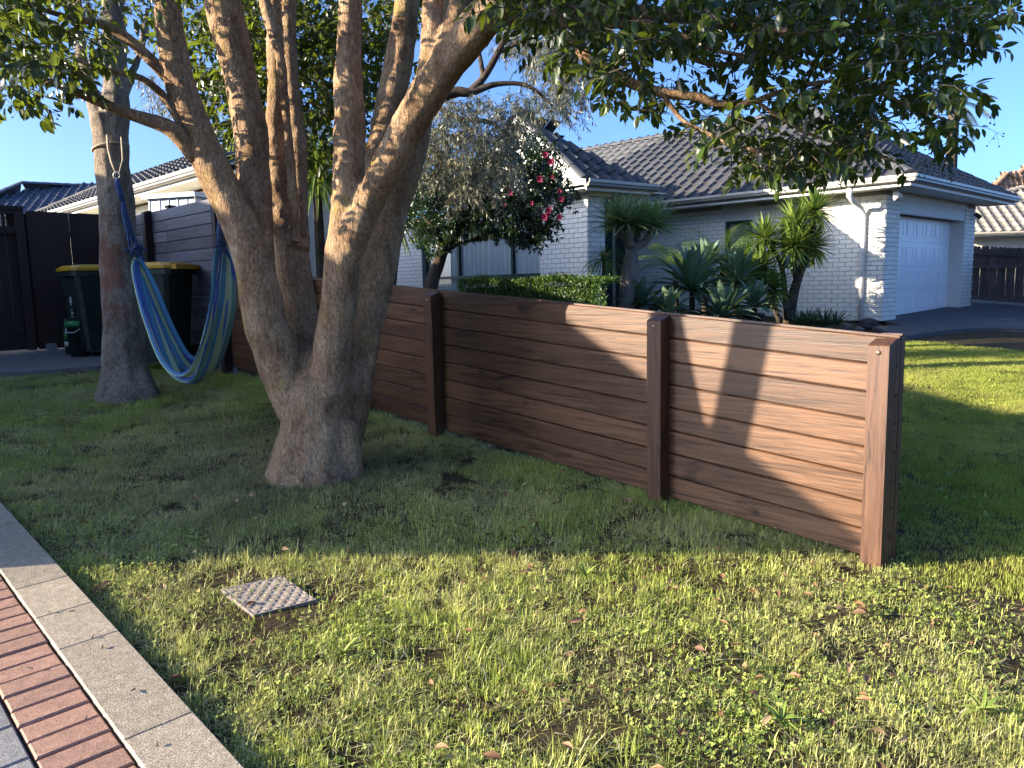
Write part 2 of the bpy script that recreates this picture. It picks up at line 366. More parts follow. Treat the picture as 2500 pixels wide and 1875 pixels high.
def grassmat(name, stops, dry, trans=.3, dryamt=.5, nscale=1.1, wear_shade=None):
    m, t, b = newmat(name); out = t.nodes['Material Output']
    a = t.nodes.new('ShaderNodeAttribute'); a.attribute_name = 'rnd'
    c = ramp(t, a.outputs['Fac'], stops)
    g = t.nodes.new('ShaderNodeNewGeometry')
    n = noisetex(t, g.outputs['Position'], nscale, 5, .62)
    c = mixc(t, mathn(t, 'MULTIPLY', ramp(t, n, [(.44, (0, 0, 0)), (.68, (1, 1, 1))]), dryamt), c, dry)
    if wear_shade:   # worn grass round the tree, with the greyer shade tone mixed into the colour
        vd_ = t.nodes.new('ShaderNodeVectorMath'); vd_.operation = 'DISTANCE'; t.links.new(g.outputs['Position'], vd_.inputs[0]); vd_.inputs[1].default_value = wear_shade
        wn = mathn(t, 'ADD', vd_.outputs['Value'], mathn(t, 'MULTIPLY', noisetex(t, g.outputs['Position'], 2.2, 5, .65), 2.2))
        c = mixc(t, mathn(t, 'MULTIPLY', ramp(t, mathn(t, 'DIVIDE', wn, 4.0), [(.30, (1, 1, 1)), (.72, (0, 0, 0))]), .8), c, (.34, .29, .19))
    n2 = noisetex(t, g.outputs['Position'], 3.1, 3)
    c = mixc(t, 1, c, ramp(t, n2, [(.3, (.72, .74, .7)), (.7, (1.2, 1.18, 1.1))]), 'MULTIPLY')
    t.links.new(c, b.inputs['Base Color']); b.inputs['Roughness'].default_value = .5; b.inputs['Specular IOR Level'].default_value = .35
    tr = t.nodes.new('ShaderNodeBsdfTranslucent'); t.links.new(mixc(t, .3, c, (.35, .42, .04)), tr.inputs['Color'])
    mx = t.nodes.new('ShaderNodeMixShader'); mx.inputs[0].default_value = trans
    t.links.new(b.outputs[0], mx.inputs[1]); t.links.new(tr.outputs[0], mx.inputs[2]); t.links.new(mx.outputs[0], out.inputs[0])
    return m
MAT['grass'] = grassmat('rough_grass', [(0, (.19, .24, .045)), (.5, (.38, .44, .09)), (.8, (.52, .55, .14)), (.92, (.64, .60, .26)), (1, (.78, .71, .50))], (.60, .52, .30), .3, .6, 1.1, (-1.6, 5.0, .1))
MAT['lawn'] = grassmat('mown_grass', [(0, (.18, .225, .04)), (.6, (.32, .37, .065)), (.92, (.43, .46, .09)), (1, (.62, .58, .24))], (.50, .43, .16), .3, .55, .8)
MAT['clover'] = grassmat('clover', [(0, (.13, .20, .04)), (.6, (.27, .35, .07)), (1, (.45, .52, .14))], (.42, .39, .14), .25)


# ================================================================== SETTING
FE = Vector((1.65, 3.54, 0)) + Vector((.719, .695, 0)) * .125                       # foot of the fence's free end
def fpos(s, off=0): return FE + U * s + V * off     # s along the fence, off>0 behind it
# ground: one sheet out to the horizon, fine near the camera
def ground():
    xs = np.concatenate([[-900, -300, -120, -60, -35, -22], np.linspace(-16, 20, 73), [28, 45, 80, 160, 400, 900]])
    ys = np.concatenate([[-600, -200, -60, -25], np.linspace(-10, 24, 69), [32, 50, 90, 200, 500, 1100]])
    X, Y = np.meshgrid(xs, ys); Zz = gzn(X, Y) - .035
    bumpy = .012 * np.sin(X * 3.1 + Y * 1.7) * np.sin(Y * 2.3 - X) + .008 * np.sin(X * 7.3) * np.sin(Y * 6.1)
    Zz = Zz + bumpy - .012
    nx = len(xs); I = np.arange(len(ys) - 1)[:, None] * nx + np.arange(nx - 1)[None, :]
    Fq = np.stack([I, I + 1, I + nx + 1, I + nx], -1).reshape(-1, 4)
    o = npobj('ground', np.stack([X, Y, Zz], -1).reshape(-1, 3), Fq, MAT['soil'], smooth=True)
    tag(o, 'brown earth under the lawns and beds', kind='structure')
kerb0 = ong(0, 1225); kerb1 = ong(590, 1870)       # lawn-side edge of the kerb
KD = (kerb0 - kerb1); KD.z = 0; KD.normalize(); KN = Vector((KD.y, -KD.x, 0)) * -1   # KN points to the road
if KN.dot(Vector((-1, -1, 0))) < 0: KN = -KN
ground()
def gpt(p, dz=0): return Vector((p.x, p.y, gz(p.x, p.y) + dz))

# kerb stones, soldier course of red pavers, grey pavers beyond
kerb = thing('kerb', 'speckled concrete kerb strip between lawn and brick paving', 'kerb', gpt(kerb1))
kerb['kind'] = 'structure'; del kerb['category']
pav = thing('paving', 'footpath of red brick pavers edged with grey ones', 'paving', gpt(kerb1 + KN * .3)); pav['kind'] = 'structure'; del pav['category']
def slab(name, p0, L, W, top, h, mat, parent, bev=.006):
    """L along KD, W along KN"""
    k0 = Vector((p0.x, p0.y, 0)); a = KD * L; b = KN * W
    ins = KD * bev + KN * bev
    c = [k0, k0 + a, k0 + a + b, k0 + b]
    lift = lambda q, dz: Vector((q.x, q.y, gz(q.x, q.y) + dz))
    inn = [k0 + KD * bev + KN * bev, k0 + a - KD * bev + KN * bev, k0 + a + b - KD * bev - KN * bev, k0 + b + KD * bev - KN * bev]
    vsx = [lift(q, top - h) for q in c] + [lift(q, top - bev) for q in c] + [lift(q, top) for q in inn]
    fs = [(0, 1, 2, 3), (8, 11, 10, 9)] + [(i, i + 4, (i + 1) % 4 + 4, (i + 1) % 4) for i in range(4)] + [(i + 4, i + 8, (i + 1) % 4 + 8, (i + 1) % 4 + 4) for i in range(4)]
    mb = MB(); mb.add(vsx, [f[::-1] for f in fs]); return mb.build(name, mat, parent)
mb = MB()   # sand bed under paving
q = [gpt(kerb1 - KD * 6, -.02), gpt(kerb1 + KD * 9, -.02), gpt(kerb1 + KD * 9 + KN * 6, -.02), gpt(kerb1 - KD * 6 + KN * 6, -.02)]
mb.add(q, [(3, 2, 1, 0)]); mb.build('sand_bed', MAT['joint_sand'], pav)
s = -1.6; ln = [.9, 1.05, .62, .55, .9, .9, .9, .9, .9]
starts = [-1.55, -.62, .34, 1.04, 1.36, 1.70, 2.6, 3.5, 4.4, 5.3]
for i in range(len(starts) - 1):
    slab('kerb_stone', kerb1 + KD * (starts[i] + .001), starts[i + 1] - starts[i] - .002, .205, .006, .12, MAT['kerb'], kerb, .0035)
k = 0; s = -1.5
while s < 3.6:
    slab('brick_paver', kerb1 + KD * s + KN * (.213 + random.uniform(-.002, .002)), .093, .200, random.uniform(-.006, .001), .06, MAT['paver_red'], pav, .005); s += .102
for r_ in range(3):
    s = -1.4 + r_ * .1
    while s < 2.6:
        slab('grey_paver', kerb1 + KD * s + KN * (.422 + r_ * .206), .198, .198, random.uniform(-.008, -.002), .06, MAT['paver_grey'], pav, .005); s += .207

# driveway and patio slab
def sheet(name, pts, mat, dz, label, n=1):
    mb = MB(); vs_ = [gpt(Vector((p[0], p[1], 0)), dz) for p in pts]; k = len(vs_)
    low = [v - Vector((0, 0, .12)) for v in vs_]
    mb.add(vs_ + low, [tuple(range(k))] + [(i, k + i, k + (i + 1) % k, (i + 1) % k) for i in range(k)])
    o = mb.build(name, mat); tag(o, label, kind='structure'); return o
C0 = Vector((6.94, 14.4, 0))                         # garage corner
def HL(u, v, z=0): return C0 + U * u + V * v + Z * z
edge = [ong(2130, 800), ong(2200, 822), ong(2260, 815), ong(2330, 807), ong(2420, 803), ong(2500, 806), ong(2700, 815), ong(3000, 830)]
sp = spline([(p.x, p.y) for p in edge], 4)
dpts = [tuple(p) for p in sp] + [(22, 13.5), (22, 22), (12, 22)] + [tuple(HL(.4, 4.8)[:2]), tuple(HL(.4, .6)[:2]), tuple(HL(-.03, .6)[:2]), tuple(HL(-.03, .1)[:2])] + [tuple(HL(-.5, -.35)[:2])]
if sum((dpts[i][0] * dpts[(i + 1) % len(dpts)][1] - dpts[(i + 1) % len(dpts)][0] * dpts[i][1]) for i in range(len(dpts))) < 0: dpts = dpts[::-1]
sheet('driveway', dpts, MAT['drive'], .02, 'dark exposed aggregate driveway in front of the garage')
DRIVE = dpts
# ------------------------------------------------------------------ low fence
SL = .072; ROWP = .135
def board_profile(h, th):
    g = .005
    return [(0, 0), (-th * .5, 0), (-th + g, 0), (-th, g), (-th, h - .006 - g), (-th + g, h - .006), (-th * .45, h - .006), (-th * .45, h + .004), (0, h + .004)]
def board_mesh(name, L, h, th, mat, slope=0.0):
    """local x along the board, y to the back, z up"""
    pr = board_profile(h, th); n = len(pr); m_ = MB()
    vs_ = [Vector((0, y, z)) for y, z in pr] + [Vector((L, y, z + L * slope)) for y, z in pr]
    m_.add(vs_, [tuple(range(n)), tuple(range(2 * n - 1, n - 1, -1))] + [(i, n + i, n + (i + 1) % n, (i + 1) % n) for i in range(n)])
    return m_.mesh(name, mat)
def place(me, name, parent, loc, ang=0.0, extra=None):
    o = bpy.data.objects.new(name, me); link(o, parent); o.location = Vector(loc) - worldloc(parent); o.rotation_euler = (0, 0, ang)
    return o
ANG = math.atan2(-U.y, -U.x)     # boards laid from the far end towards the free end
lowf = thing('low_fence', 'low dark stained fence of wide horizontal boards ending at the lawn', 'fence', FE)
POSTS = [-.10, 1.19, 3.27, 5.12, 6.95]
for i in range(4):
    s0, s1 = POSTS[i], POSTS[i + 1]; L = s1 - s0 - .004
    me = [board_mesh('board', L, ROWP, .045 + .0015 * k, MAT['fence'], -SL) for k in range(2)]
    for r_ in range(8):
        p = fpos(s1 - .002, .0) + Z * (-.03 + SL * s1 + r_ * ROWP)
        # local +y must point to the back (+V): rotation ANG maps x->-U, y->?
        place(me[r_ % 2], 'board', lowf, p + V * random.uniform(-.0015, .0015), ANG)
def fence_post(parent, s, front, w_, d_, ztop, zbot, drop=.024, bolt=True, mat='fence_v'):
    """post on the camera side of the boards with a top that slopes to the front"""
    c = fpos(s, front); a = U * -w_; m_ = MB(); bv = .005
    o = c + U * (w_ / 2)
    prof = [(0, zbot), (0, ztop), (-d_ + bv, ztop - drop), (-d_, ztop - drop - bv), (-d_, zbot)]
    pts = [o + V * y + Z * z for y, z in prof]; m_.prism(pts, a)
    org = Vector((c.x, c.y, zbot)); me = m_.mesh('post', MAT[mat], org)
    po = bpy.data.objects.new('post', me); link(po, parent); po.location = org - worldloc(parent)
    if bolt:
        b_ = MB(); cc = fpos(s, front - d_) + Z * (ztop - drop - .035)
        for rr, yy in ((.0125, 0), (.0115, .004), (.008, .0075), (.0, .0088)):
            for j in range(10):
                an = 2 * math.pi * j / 10; b_.v.append(tuple(cc - V * yy + (U * math.cos(an) + Z * math.sin(an)) * rr))
        for q_ in range(3):
            for j in range(10): b_.f.append((q_ * 10 + j, q_ * 10 + (j + 1) % 10, q_ * 10 + 10 + (j + 1) % 10, q_ * 10 + 10 + j)); b_.m.append(0)
        b_.build('bolt', MAT['bolt'], po, True)
    return po
for i, s in enumerate(POSTS[:-1]):
    zt = 1.05 + SL * s
    fence_post(lowf, s + (.050 if i == 0 else 0), -.047, .095, .090, zt - .012 + (.0 if i else .004), gz(*fpos(s)[:2]) - .1)
# back post that closes the free end
mb = MB(); o_ = fpos(-.005, .004); zb = gz(o_.x, o_.y) - .1
mb.box(Vector((o_.x, o_.y, zb)), U * -.095, V * .045, Z * (1.055 - zb)); mb.build('end_board', MAT['fence_v'], lowf)
# ------------------------------------------------------------------ tall fence
JN = fpos(6.95); CN = fpos(10.02)
tallf = thing('tall_fence', 'tall weathered dark fence of horizontal boards behind the hammock', 'fence', gpt(JN))
TOP = 2.34
for s0, s1 in ((6.96, 8.62), (8.62, 10.02)):
    L = s1 - s0 - .004; me = board_mesh('board', L, ROWP, .045, MAT['tall'])
    for r_ in range(15):
        place(me, 'board', tallf, fpos(s1 - .002) + Z * (TOP - (r_ + 1) * ROWP) + V * random.uniform(-.002, .002), ANG)
for s in (7.01, 9.12):
    fence_post(tallf, s, -.047, .095, .09, TOP + .02, gz(*fpos(s)[:2]) - .1, bolt=False, mat='gate')
mb = MB(); o_ = fpos(8.45, -.06); mb.box(o_ + Z * (TOP + .002), U * .12, V * .1, Z * .03); mb.build('bracket', MAT['gate_h'], tallf)
# ------------------------------------------------------------------ side fence and gate (across, along V)
SF = CN - V * .02
sidef = thing('board_fence', 'dark brown fence of upright boards beside the gate', 'fence', gpt(SF))
def vboard(parent, t0, wd, z0, z1, off, th, name='board'):
    """upright board at distance t0..t0+wd from the corner along -V; off towards the camera (-U)"""
    m_ = MB(); m_.box(Vector((0, 0, 0)), (wd, 0, 0), (0, th, 0), (0, 0, z1 - z0)); me = m_.mesh(name, MAT['gate'])
    p = SF - V * t0 - U * off + Z * z0
    return place(me, name, parent, p, math.atan2(-V.y, -V.x))
t_ = .02
while t_ < 1.20:
    wd = .118; vboard(sidef, t_, wd, gz(*SF[:2]) + .01, 2.37 + random.uniform(-.006, .004), .0 + random.uniform(-.002, .002), .02); t_ += wd + random.choice([.002, .003, .006])
mb = MB(); mb.box(SF + U * .022 + Z * .95, -V * 1.30, U * .045, Z * .09); mb.build('rail', MAT['gate_h'], sidef)
mb = MB(); mb.box(SF + U * .022 + Z * 2.05, -V * 1.30, U * .045, Z * .09); mb.build('rail', MAT['gate_h'], sidef)
gp = SF - V * 1.30
gate = thing('gate', 'dark brown boarded gate with square openings along its top', 'gate', gpt(gp))
GZ = gz(gp.x, gp.y)
def gbox(name, t0, t1, z0, z1, off, th, mat='gate'):
    m_ = MB(); m_.box(Vector((0, 0, 0)), (t1 - t0, 0, 0), (0, th, 0), (0, 0, z1 - z0)); me = m_.mesh(name, MAT[mat])
    return place(me, name, gate, SF - V * t0 - U * off + Z * z0, math.atan2(-V.y, -V.x))
gbox('batten', 1.08, 1.44, GZ + .05, 2.34, -.04, .018)
gbox('stile', 1.27, 1.37, GZ + .03, 2.37, .04, .045); gbox('stile', 2.42, 2.52, GZ + .03, 2.37, .04, .045)
gbox('top_rail', 1.27, 2.52, 2.37, 2.42, .045, .055, 'gate_h')
gbox('rail', 1.372, 2.418, 2.08, 2.17, .038, .04, 'gate_h'); gbox('rail', 1.372, 2.418, GZ + .05, GZ + .19, .038, .04, 'gate_h'); gbox('rail', 1.372, 2.418, 2.325, 2.368, .038, .04, 'gate_h')
t_ = 1.37
while t_ < 2.38: gbox('board', t_, t_ + .103, GZ + .04, 2.10, .0, .02); t_ += .106
t_ = 1.47
while t_ < 2.38: gbox('baluster', t_, t_ + .04, 2.168, 2.327, .03, .03); t_ += .15
mb = MB(); a0 = SF - V * 1.38 - U * .022 + Z * (GZ + .2); a1 = SF - V * 2.38 - U * .022 + Z * (GZ + 1.15)
dv = (a1 - a0); mb.prism([a0, a0 + Z * .11, a1 + Z * .11, a1], -U * .02); mb.build('brace', MAT['gate_h'], gate)
for z_ in (2.11, GZ + .115):
    for t_ in (1.40, 1.52, 1.64, 1.77):
        mb = MB(); mb.box(SF - V * t_ - U * .0385 + Z * z_, -V * .03, -U * .012, Z * .03); mb.build('bolt', MAT['galv'], gate)
mb = MB(); mb.box(SF - V * 1.06 - U * .06 + Z * (GZ + .0), -V * .11, -U * .10, Z * .10); o_ = mb.build('gate_stop', MAT['galv'], sidef)
# patio slab in front of the gate
pp = [ong(-260, 925), ong(0, 912), ong(120, 905), ong(232, 897)]
c1 = fpos(8.75, -.06); pts = [tuple(p[:2]) for p in pp] + [tuple(fpos(8.3, -.75)[:2]), tuple(fpos(8.25, -.06)[:2]), tuple((CN + U * .3)[:2]), tuple((SF - V * 6 + U * .3)[:2])]
PATIO = pts
sheet('patio', pts, MAT['concrete'], .012, 'pale concrete slab in front of the gate and bins')

# ================================================================== HOUSES
def tile_mesh(name, wd, ln, mat, barrel=.060):
    """one concrete tile, local x across, y up the slope, z out of the roof; a flat pan and one roll"""
    xs = [0, wd * .42, wd * .50, wd * .62, wd * .76, wd * .88, wd * .98]
    zs = [.012, .006, .020, barrel + .006, barrel + .008, .024, .010]
    m_ = MB(); n = len(xs); L = ln * 1.06
    v0 = [Vector((x, -.012, z + .034)) for x, z in zip(xs, zs)]; v1 = [Vector((x, L, z)) for x, z in zip(xs, zs)]
    v2 = [Vector((x, -.012, max(z - .012, .0) + .002)) for x, z in zip(xs, zs)]
    m_.add(v0 + v1 + v2, [(i, i + 1, n + i + 1, n + i) for i in range(n - 1)] + [(2 * n + i, 2 * n + i + 1, i + 1, i) for i in range(n - 1)])
    return m_.mesh(name, mat)
def inpoly(p, poly):
    x, y = p; c = False; n = len(poly)
    for i in range(n):
        x0, y0 = poly[i]; x1, y1 = poly[(i + 1) % n]
        if (y0 > y) != (y1 > y) and x < (x1 - x0) * (y - y0) / (y1 - y0) + x0: c = not c
    return c
def roof_slope(parent, O, e, s_, poly, mat, wd=.30, ln=.32, limit=300, under=True, name='roof_slope'):
    """tiled slope: O eave start, e along the eave, s_ up the slope, poly in (along, up)"""
    e = Vector(e).normalized(); s_ = Vector(s_).normalized(); n = e.cross(s_).normalized()
    m_ = MB(); pts = [O + e * a + s_ * b_ for a, b_ in poly]
    m_.prism([p - n * .06 for p in pts], n * .055); base = m_.build(name, MAT[mat], parent)
    me = tile_mesh('tile', wd, ln, MAT[mat]); M3 = Matrix((e, s_, n)).transposed()
    amax = max(p[0] for p in poly); amin = min(p[0] for p in poly); bmax = max(p[1] for p in poly); cells = []
    b_ = -.04; 
    while b_ < bmax:
        a = amin
        while a < amax:
            if inpoly((a + wd * .5, b_ + ln * .5), poly) or inpoly((a + wd * .5, b_ + ln * .15), poly):
                p = O + e * a + s_ * b_
                x, y, d = topx(p); cells.append((d + (0 if -100 < x < 2600 and y > -100 else 500), p))
            a += wd
        b_ += ln
    cells.sort(key=lambda c: c[0])
    q = M3.to_quaternion(); off = worldloc(base)
    for d, p in cells[:limit]:
        o = bpy.data.objects.new('tile', me); link(o, base); o.rotation_mode = 'QUATERNION'; o.rotation_quaternion = q; o.location = p - off
    rest = cells[limit:]
    if rest:
        lv = np.array([v.co[:] for v in me.vertices]); lf = np.array([list(f.vertices) for f in me.polygons]); A = np.array(M3)
        VV = np.concatenate([lv @ A.T + np.array(p) for _, p in rest]); FF = np.concatenate([lf + i * len(lv) for i in range(len(rest))])
        o = npobj('far_tiles', VV, FF, MAT[mat], base); o['kind'] = 'stuff'
    return base
def capline(parent, p0, p1, mat, name='ridge_cap', seg=.36, r=.11):
    """overlapping half-round caps along a hip or ridge"""
    p0, p1 = Vector(p0), Vector(p1); L = (p1 - p0).length; n = max(1, int(L / seg)); d = (p1 - p0).normalized(); sd = d.cross(Z).normalized(); up = sd.cross(d)
    me = None
    for i in range(n):
        m_ = MB(); a = p0 + d * (L * i / n); b_ = p0 + d * (L * (i + 1.12) / n); vs_ = []
        for q, rr in ((a, r * 1.06), (b_, r * .92)):
            for j in range(6):
                an = math.pi * (j / 5); vs_.append(q + sd * rr * math.cos(an) * 1.15 + up * (rr * math.sin(an) * .8 - .03))
        m_.add(vs_, [(j, j + 1, 7 + j, 6 + j) for j in range(5)] + [(0, 5, 4, 3, 2, 1)]); m_.build(name, MAT[mat], parent)
def brick_wall(parent, O, e, out, L, z0, z1, holes, limit=300, name='wall', hdr=.086, seed=1, th=.12):
    """O foot start, e along, out the outward normal; holes (a0,a1,z0,z1)"""
    e = Vector(e).normalized(); out = Vector(out).normalized(); rr = random.Random(seed)
    xs = sorted(set([0, L] + [h[0] for h in holes] + [h[1] for h in holes])); zs = sorted(set([z0, z1] + [min(max(h[2], z0), z1) for h in holes] + [min(max(h[3], z0), z1) for h in holes]))
    m_ = MB()
    for i in range(len(xs) - 1):
        for j in range(len(zs) - 1):
            ca, cz = (xs[i] + xs[i + 1]) / 2, (zs[j] + zs[j + 1]) / 2
            if any(h[0] < ca < h[1] and h[2] < cz < h[3] for h in holes): continue
            m_.box(O + e * xs[i] + Z * (zs[j] - O.z), e * (xs[i + 1] - xs[i]), -out * th, Z * (zs[j + 1] - zs[j]))
    base = m_.build(name, MAT['mortar'], parent); off = worldloc(base)
    bl, bh = .231, hdr - .009; A = Matrix((e, -out, Z)).transposed() if e.cross(-out).dot(Z) > 0 else Matrix((e, -out, Z)).transposed()
    def bm(l):
        k = MB(); c = .003
        k.v = [(0, 0, 0), (l, 0, 0), (l, 0, bh), (0, 0, bh), (c, -.008, c), (l - c, -.008, c), (l - c, -.008, bh - c), (c, -.008, bh - c)]
        k.f = [(4, 5, 6, 7), (0, 1, 5, 4), (1, 2, 6, 5), (2, 3, 7, 6), (3, 0, 4, 7)]; k.m = [0] * 5
        return k.mesh('brick', MAT['brick'])
    cache = {}; items = []
    nrow = int((z1 - z0) / hdr)
    for r_ in range(nrow):
        zz = z0 + r_ * hdr + .0045; a = -.12 if r_ % 2 else 0.0
        while a < L - .02:
            segs = [(max(a, 0.002), min(a + bl, L - .002))]
            for h in holes:
                if h[2] < zz + bh * .6 and h[3] > zz + bh * .4:
                    ns = []
                    for s0, s1 in segs:
                        if s1 <= h[0] or s0 >= h[1]: ns.append((s0, s1))
                        else:
                            if s0 < h[0]: ns.append((s0, h[0]))
                            if s1 > h[1]: ns.append((h[1], s1))
                    segs = ns
            for s0, s1 in segs:
                if s1 - s0 > .03:
                    p = O + e * s0 + Z * (zz - O.z); x, y, d = topx(p)
                    items.append((d + (0 if 0 < x < 2500 and 0 < y < 1875 else 300), p, round(s1 - s0, 2)))
            a += .240
    items.sort(key=lambda c: c[0])
    M4 = Matrix.Identity(3)
    Rm = Matrix(((e.x, -out.x, 0), (e.y, -out.y, 0), (0, 0, 1)))
    q = Rm.to_quaternion() if Rm.determinant() > 0 else None
    rest = []
    for i, (d, p, l) in enumerate(items):
        if i < limit and q is not None:
            if l not in cache: cache[l] = bm(l)
            o = bpy.data.objects.new('brick', cache[l]); link(o, base); o.rotation_mode = 'QUATERNION'; o.rotation_quaternion = q; o.location = p - off
        else: rest.append((p, l))
    if rest:
        k = MB(); R_ = Rm
        for p, l in rest:
            c = .003; vv = [(0, 0, 0), (l, 0, 0), (l, 0, bh), (0, 0, bh), (c, -.008, c), (l - c, -.008, c), (l - c, -.008, bh - c), (c, -.008, bh - c)]
            k.add([p + R_ @ Vector(v) for v in vv], [(4, 5, 6, 7), (0, 1, 5, 4), (1, 2, 6, 5), (2, 3, 7, 6), (3, 0, 4, 7)])
        o = k.build('far_bricks', MAT['brick'], base); o['kind'] = 'stuff'
    return base
def window(parent, O, e, out, a0, a1, z0, z1, mull=(), trans=(), curtain='curtain', depth=.07, bar=.05):
    """frame + panes in a wall; O wall foot start, outward normal out"""
    e = Vector(e).normalized(); out = Vector(out).normalized(); P0 = lambda a, z, d: Vector((O.x, O.y, 0)) + e * a + Z * z - out * d
    fr = MB()
    fr.box(P0(a0, z0, depth), e * (a1 - a0), -out * .05, Z * bar); fr.box(P0(a0, z1 - bar, depth), e * (a1 - a0), -out * .05, Z * bar)
    fr.box(P0(a0, z0 + bar, depth), e * bar, -out * .05, Z * (z1 - z0 - 2 * bar)); fr.box(P0(a1 - bar, z0 + bar, depth), e * bar, -out * .05, Z * (z1 - z0 - 2 * bar))
    wo = fr.build('window', MAT['frame'], parent)
    xs = [a0 + bar] + list(mull) + [a1 - bar]; zs = [z0 + bar] + list(trans) + [z1 - bar]
    for m_ in mull: k = MB(); k.box(P0(m_ - bar * .6, z0 + bar, depth - .012), e * bar * 1.2, -out * .06, Z * (z1 - z0 - 2 * bar)); k.build('mullion', MAT['frame'], wo)
    for z_ in trans: k = MB(); k.box(P0(a0 + bar, z_ - bar * .5, depth - .008), e * (a1 - a0 - 2 * bar), -out * .05, Z * bar); k.build('transom', MAT['frame'], wo)
    for i in range(len(xs) - 1):
        for j in range(len(zs) - 1):
            k = MB(); k.box(P0(xs[i], zs[j], depth + .02), e * (xs[i + 1] - xs[i]), -out * .006, Z * (zs[j + 1] - zs[j])); k.build('pane', MAT['glass'], wo)
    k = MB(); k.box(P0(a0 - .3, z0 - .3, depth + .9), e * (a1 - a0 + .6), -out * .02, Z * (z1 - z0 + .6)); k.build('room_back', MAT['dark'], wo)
    if curtain == 'curtain':
        k = MB(); n = int((a1 - a0) / .03); vs_ = []
        for i in range(n + 1):
            a = a0 + (a1 - a0) * i / n; d = depth + .075 + .022 * math.sin(a * 34 + 1.3 * math.sin(a * 7)) + .010 * math.sin(a * 81)
            vs_ += [P0(a, z0 - .1, d), P0(a, z1, d)]
        k.add(vs_, [(2 * i, 2 * i + 2, 2 * i + 3, 2 * i + 1) for i in range(n)]); k.build('curtain', MAT['curtain'], wo, True)
    elif curtain == 'blind':
        k = MB(); z_ = z0
        while z_ < z1 - .03:
            k.box(P0(a0 + .03, z_, depth + .07), e * (a1 - a0 - .06), -out * .020, Z * .022); z_ += .030
        k.build('blind', MAT['blind'], wo)
    return wo
def gutter(parent, p0, p1, out, name='gutter'):
    """quad gutter: pale metal trough with a dark shadow gap and fascia behind"""
    p0, p1, out = Vector(p0), Vector(p1), Vector(out).normalized()
    prof = [(.0, .0), (.085, .0), (.11, .02), (.11, .055), (.125, .062), (.125, .11), (.115, .115), (.105, .11), (.105, .075), (0, .02)]
    k = MB(); k.prism([p0 + out * a + Z * b_ for a, b_ in prof], p1 - p0); g_ = k.build(name, MAT['gutter_body'], parent)
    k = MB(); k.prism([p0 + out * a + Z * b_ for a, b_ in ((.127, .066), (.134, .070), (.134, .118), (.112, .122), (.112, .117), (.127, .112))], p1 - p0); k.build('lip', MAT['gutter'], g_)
    return g_

ZB, ZE = .46, 2.86      # wall foot and wall top of the main house
RS = .62                # roof slope
house = thing('brick_house', 'white brick house with grey tiled roof and attached garage', 'house', HL(0, 0, ZB))
# side wall along U at v=0
W1 = (2.66, 3.30, 1.02, 2.52); W2 = (1.41, 2.03, 1.48, 2.52)
brick_wall(house, HL(0, 0, ZB), U, -V, 9.5, ZB, ZE, [W1, W2, (2.58, 3.38, 2.52, ZE), (1.33, 2.11, 2.52, ZE)], 300, seed=3)
for a0, a1 in ((2.58, 3.38), (1.33, 2.11)):
    k = MB(); k.box(HL(a0, -.004, 2.522), U * (a1 - a0), V * .1, Z * (ZE - 2.522)); k.build('infill_panel', MAT['soffit'], house)
window(house, HL(0, 0), U, -V, W1[0], W1[1], W1[2], W1[3], curtain='blind', depth=.05); window(house, HL(0, 0), U, -V, W2[0], W2[1], W2[2], W2[3], curtain='blind', depth=.05)
k = MB(); k.box(HL(1.36, -.03, 1.40), U * .72, V * .1, Z * .078); k.build('sill', MAT['white'], house)
# garage front, along V at u=0
DW0, DW1, DZ1 = .70, 4.63, 2.48
brick_wall(house, HL(0, 0, ZB), V, -U, DW0 - .022, ZB, ZE, [], 300, seed=5)
brick_wall(house, HL(0, DW1 + .022, ZB), V, -U, 5.40 - DW1 - .022, ZB, ZE, [], 300, seed=6)
k = MB(); k.box(HL(.0, DW0, DZ1), V * (DW1 - DW0), U * .12, Z * (ZE - DZ1)); k.build('lintel', MAT['soffit'], house)
k = MB(); k.box(HL(-.02, DW0 - .05, ZE - .12), V * (DW1 - DW0 + .1), U * .02, Z * .10); k.build('lintel_trim', MAT['white'], house)
for vv, w_ in ((DW0 - .02, .02), (DW1, .02)):
    k = MB(); k.box(HL(.001, vv, ZB), V * w_, U * .40, Z * (DZ1 - ZB)); k.build('door_reveal', MAT['soffit'], house)
gd = MB(); gd.box(HL(.30, DW0, ZB), V * (DW1 - DW0), U * .03, Z * (DZ1 - ZB)); gdo = gd.build('garage_door', MAT['door'], house)
ns = 4; sh_ = (DZ1 - ZB - .02) / ns; gdz = ZB + .02
for i in range(ns):
    k = MB(); z0 = gdz + i * sh_ + .006; z1 = gdz + (i + 1) * sh_ - .006; d0 = .285
    pw = (DW1 - DW0) / 7
    # section face as a grid with raised rectangles
    k.box(HL(d0, DW0 + .004, z0), V * (DW1 - DW0 - .008), U * .014, Z * (z1 - z0))
    for j in range(7):
        a0, a1 = DW0 + pw * j + .09, DW0 + pw * (j + 1) - .09; b0, b1 = z0 + .10, z1 - .09
        for (x0, x1, y0, y1) in ((a0, a1, b0, b0 + .022), (a0, a1, b1 - .022, b1), (a0, a0 + .022, b0 + .022, b1 - .022), (a1 - .022, a1, b0 + .022, b1 - .022)):
            k.box(HL(d0 - .010, x0, y0), V * (x1 - x0), U * .0095, Z * (y1 - y0))
        k.box(HL(d0 - .006, a0 + .05, b0 + .05), V * (a1 - a0 - .1), U * .0055, Z * (b1 - b0 - .1))
    k.build('panel', MAT['door'], gdo)
k = MB(); k.box(HL(.0, DW0, ZB - .14), V * (DW1 - DW0), U * .45, Z * .16); k.build('threshold', MAT['concrete'], house)
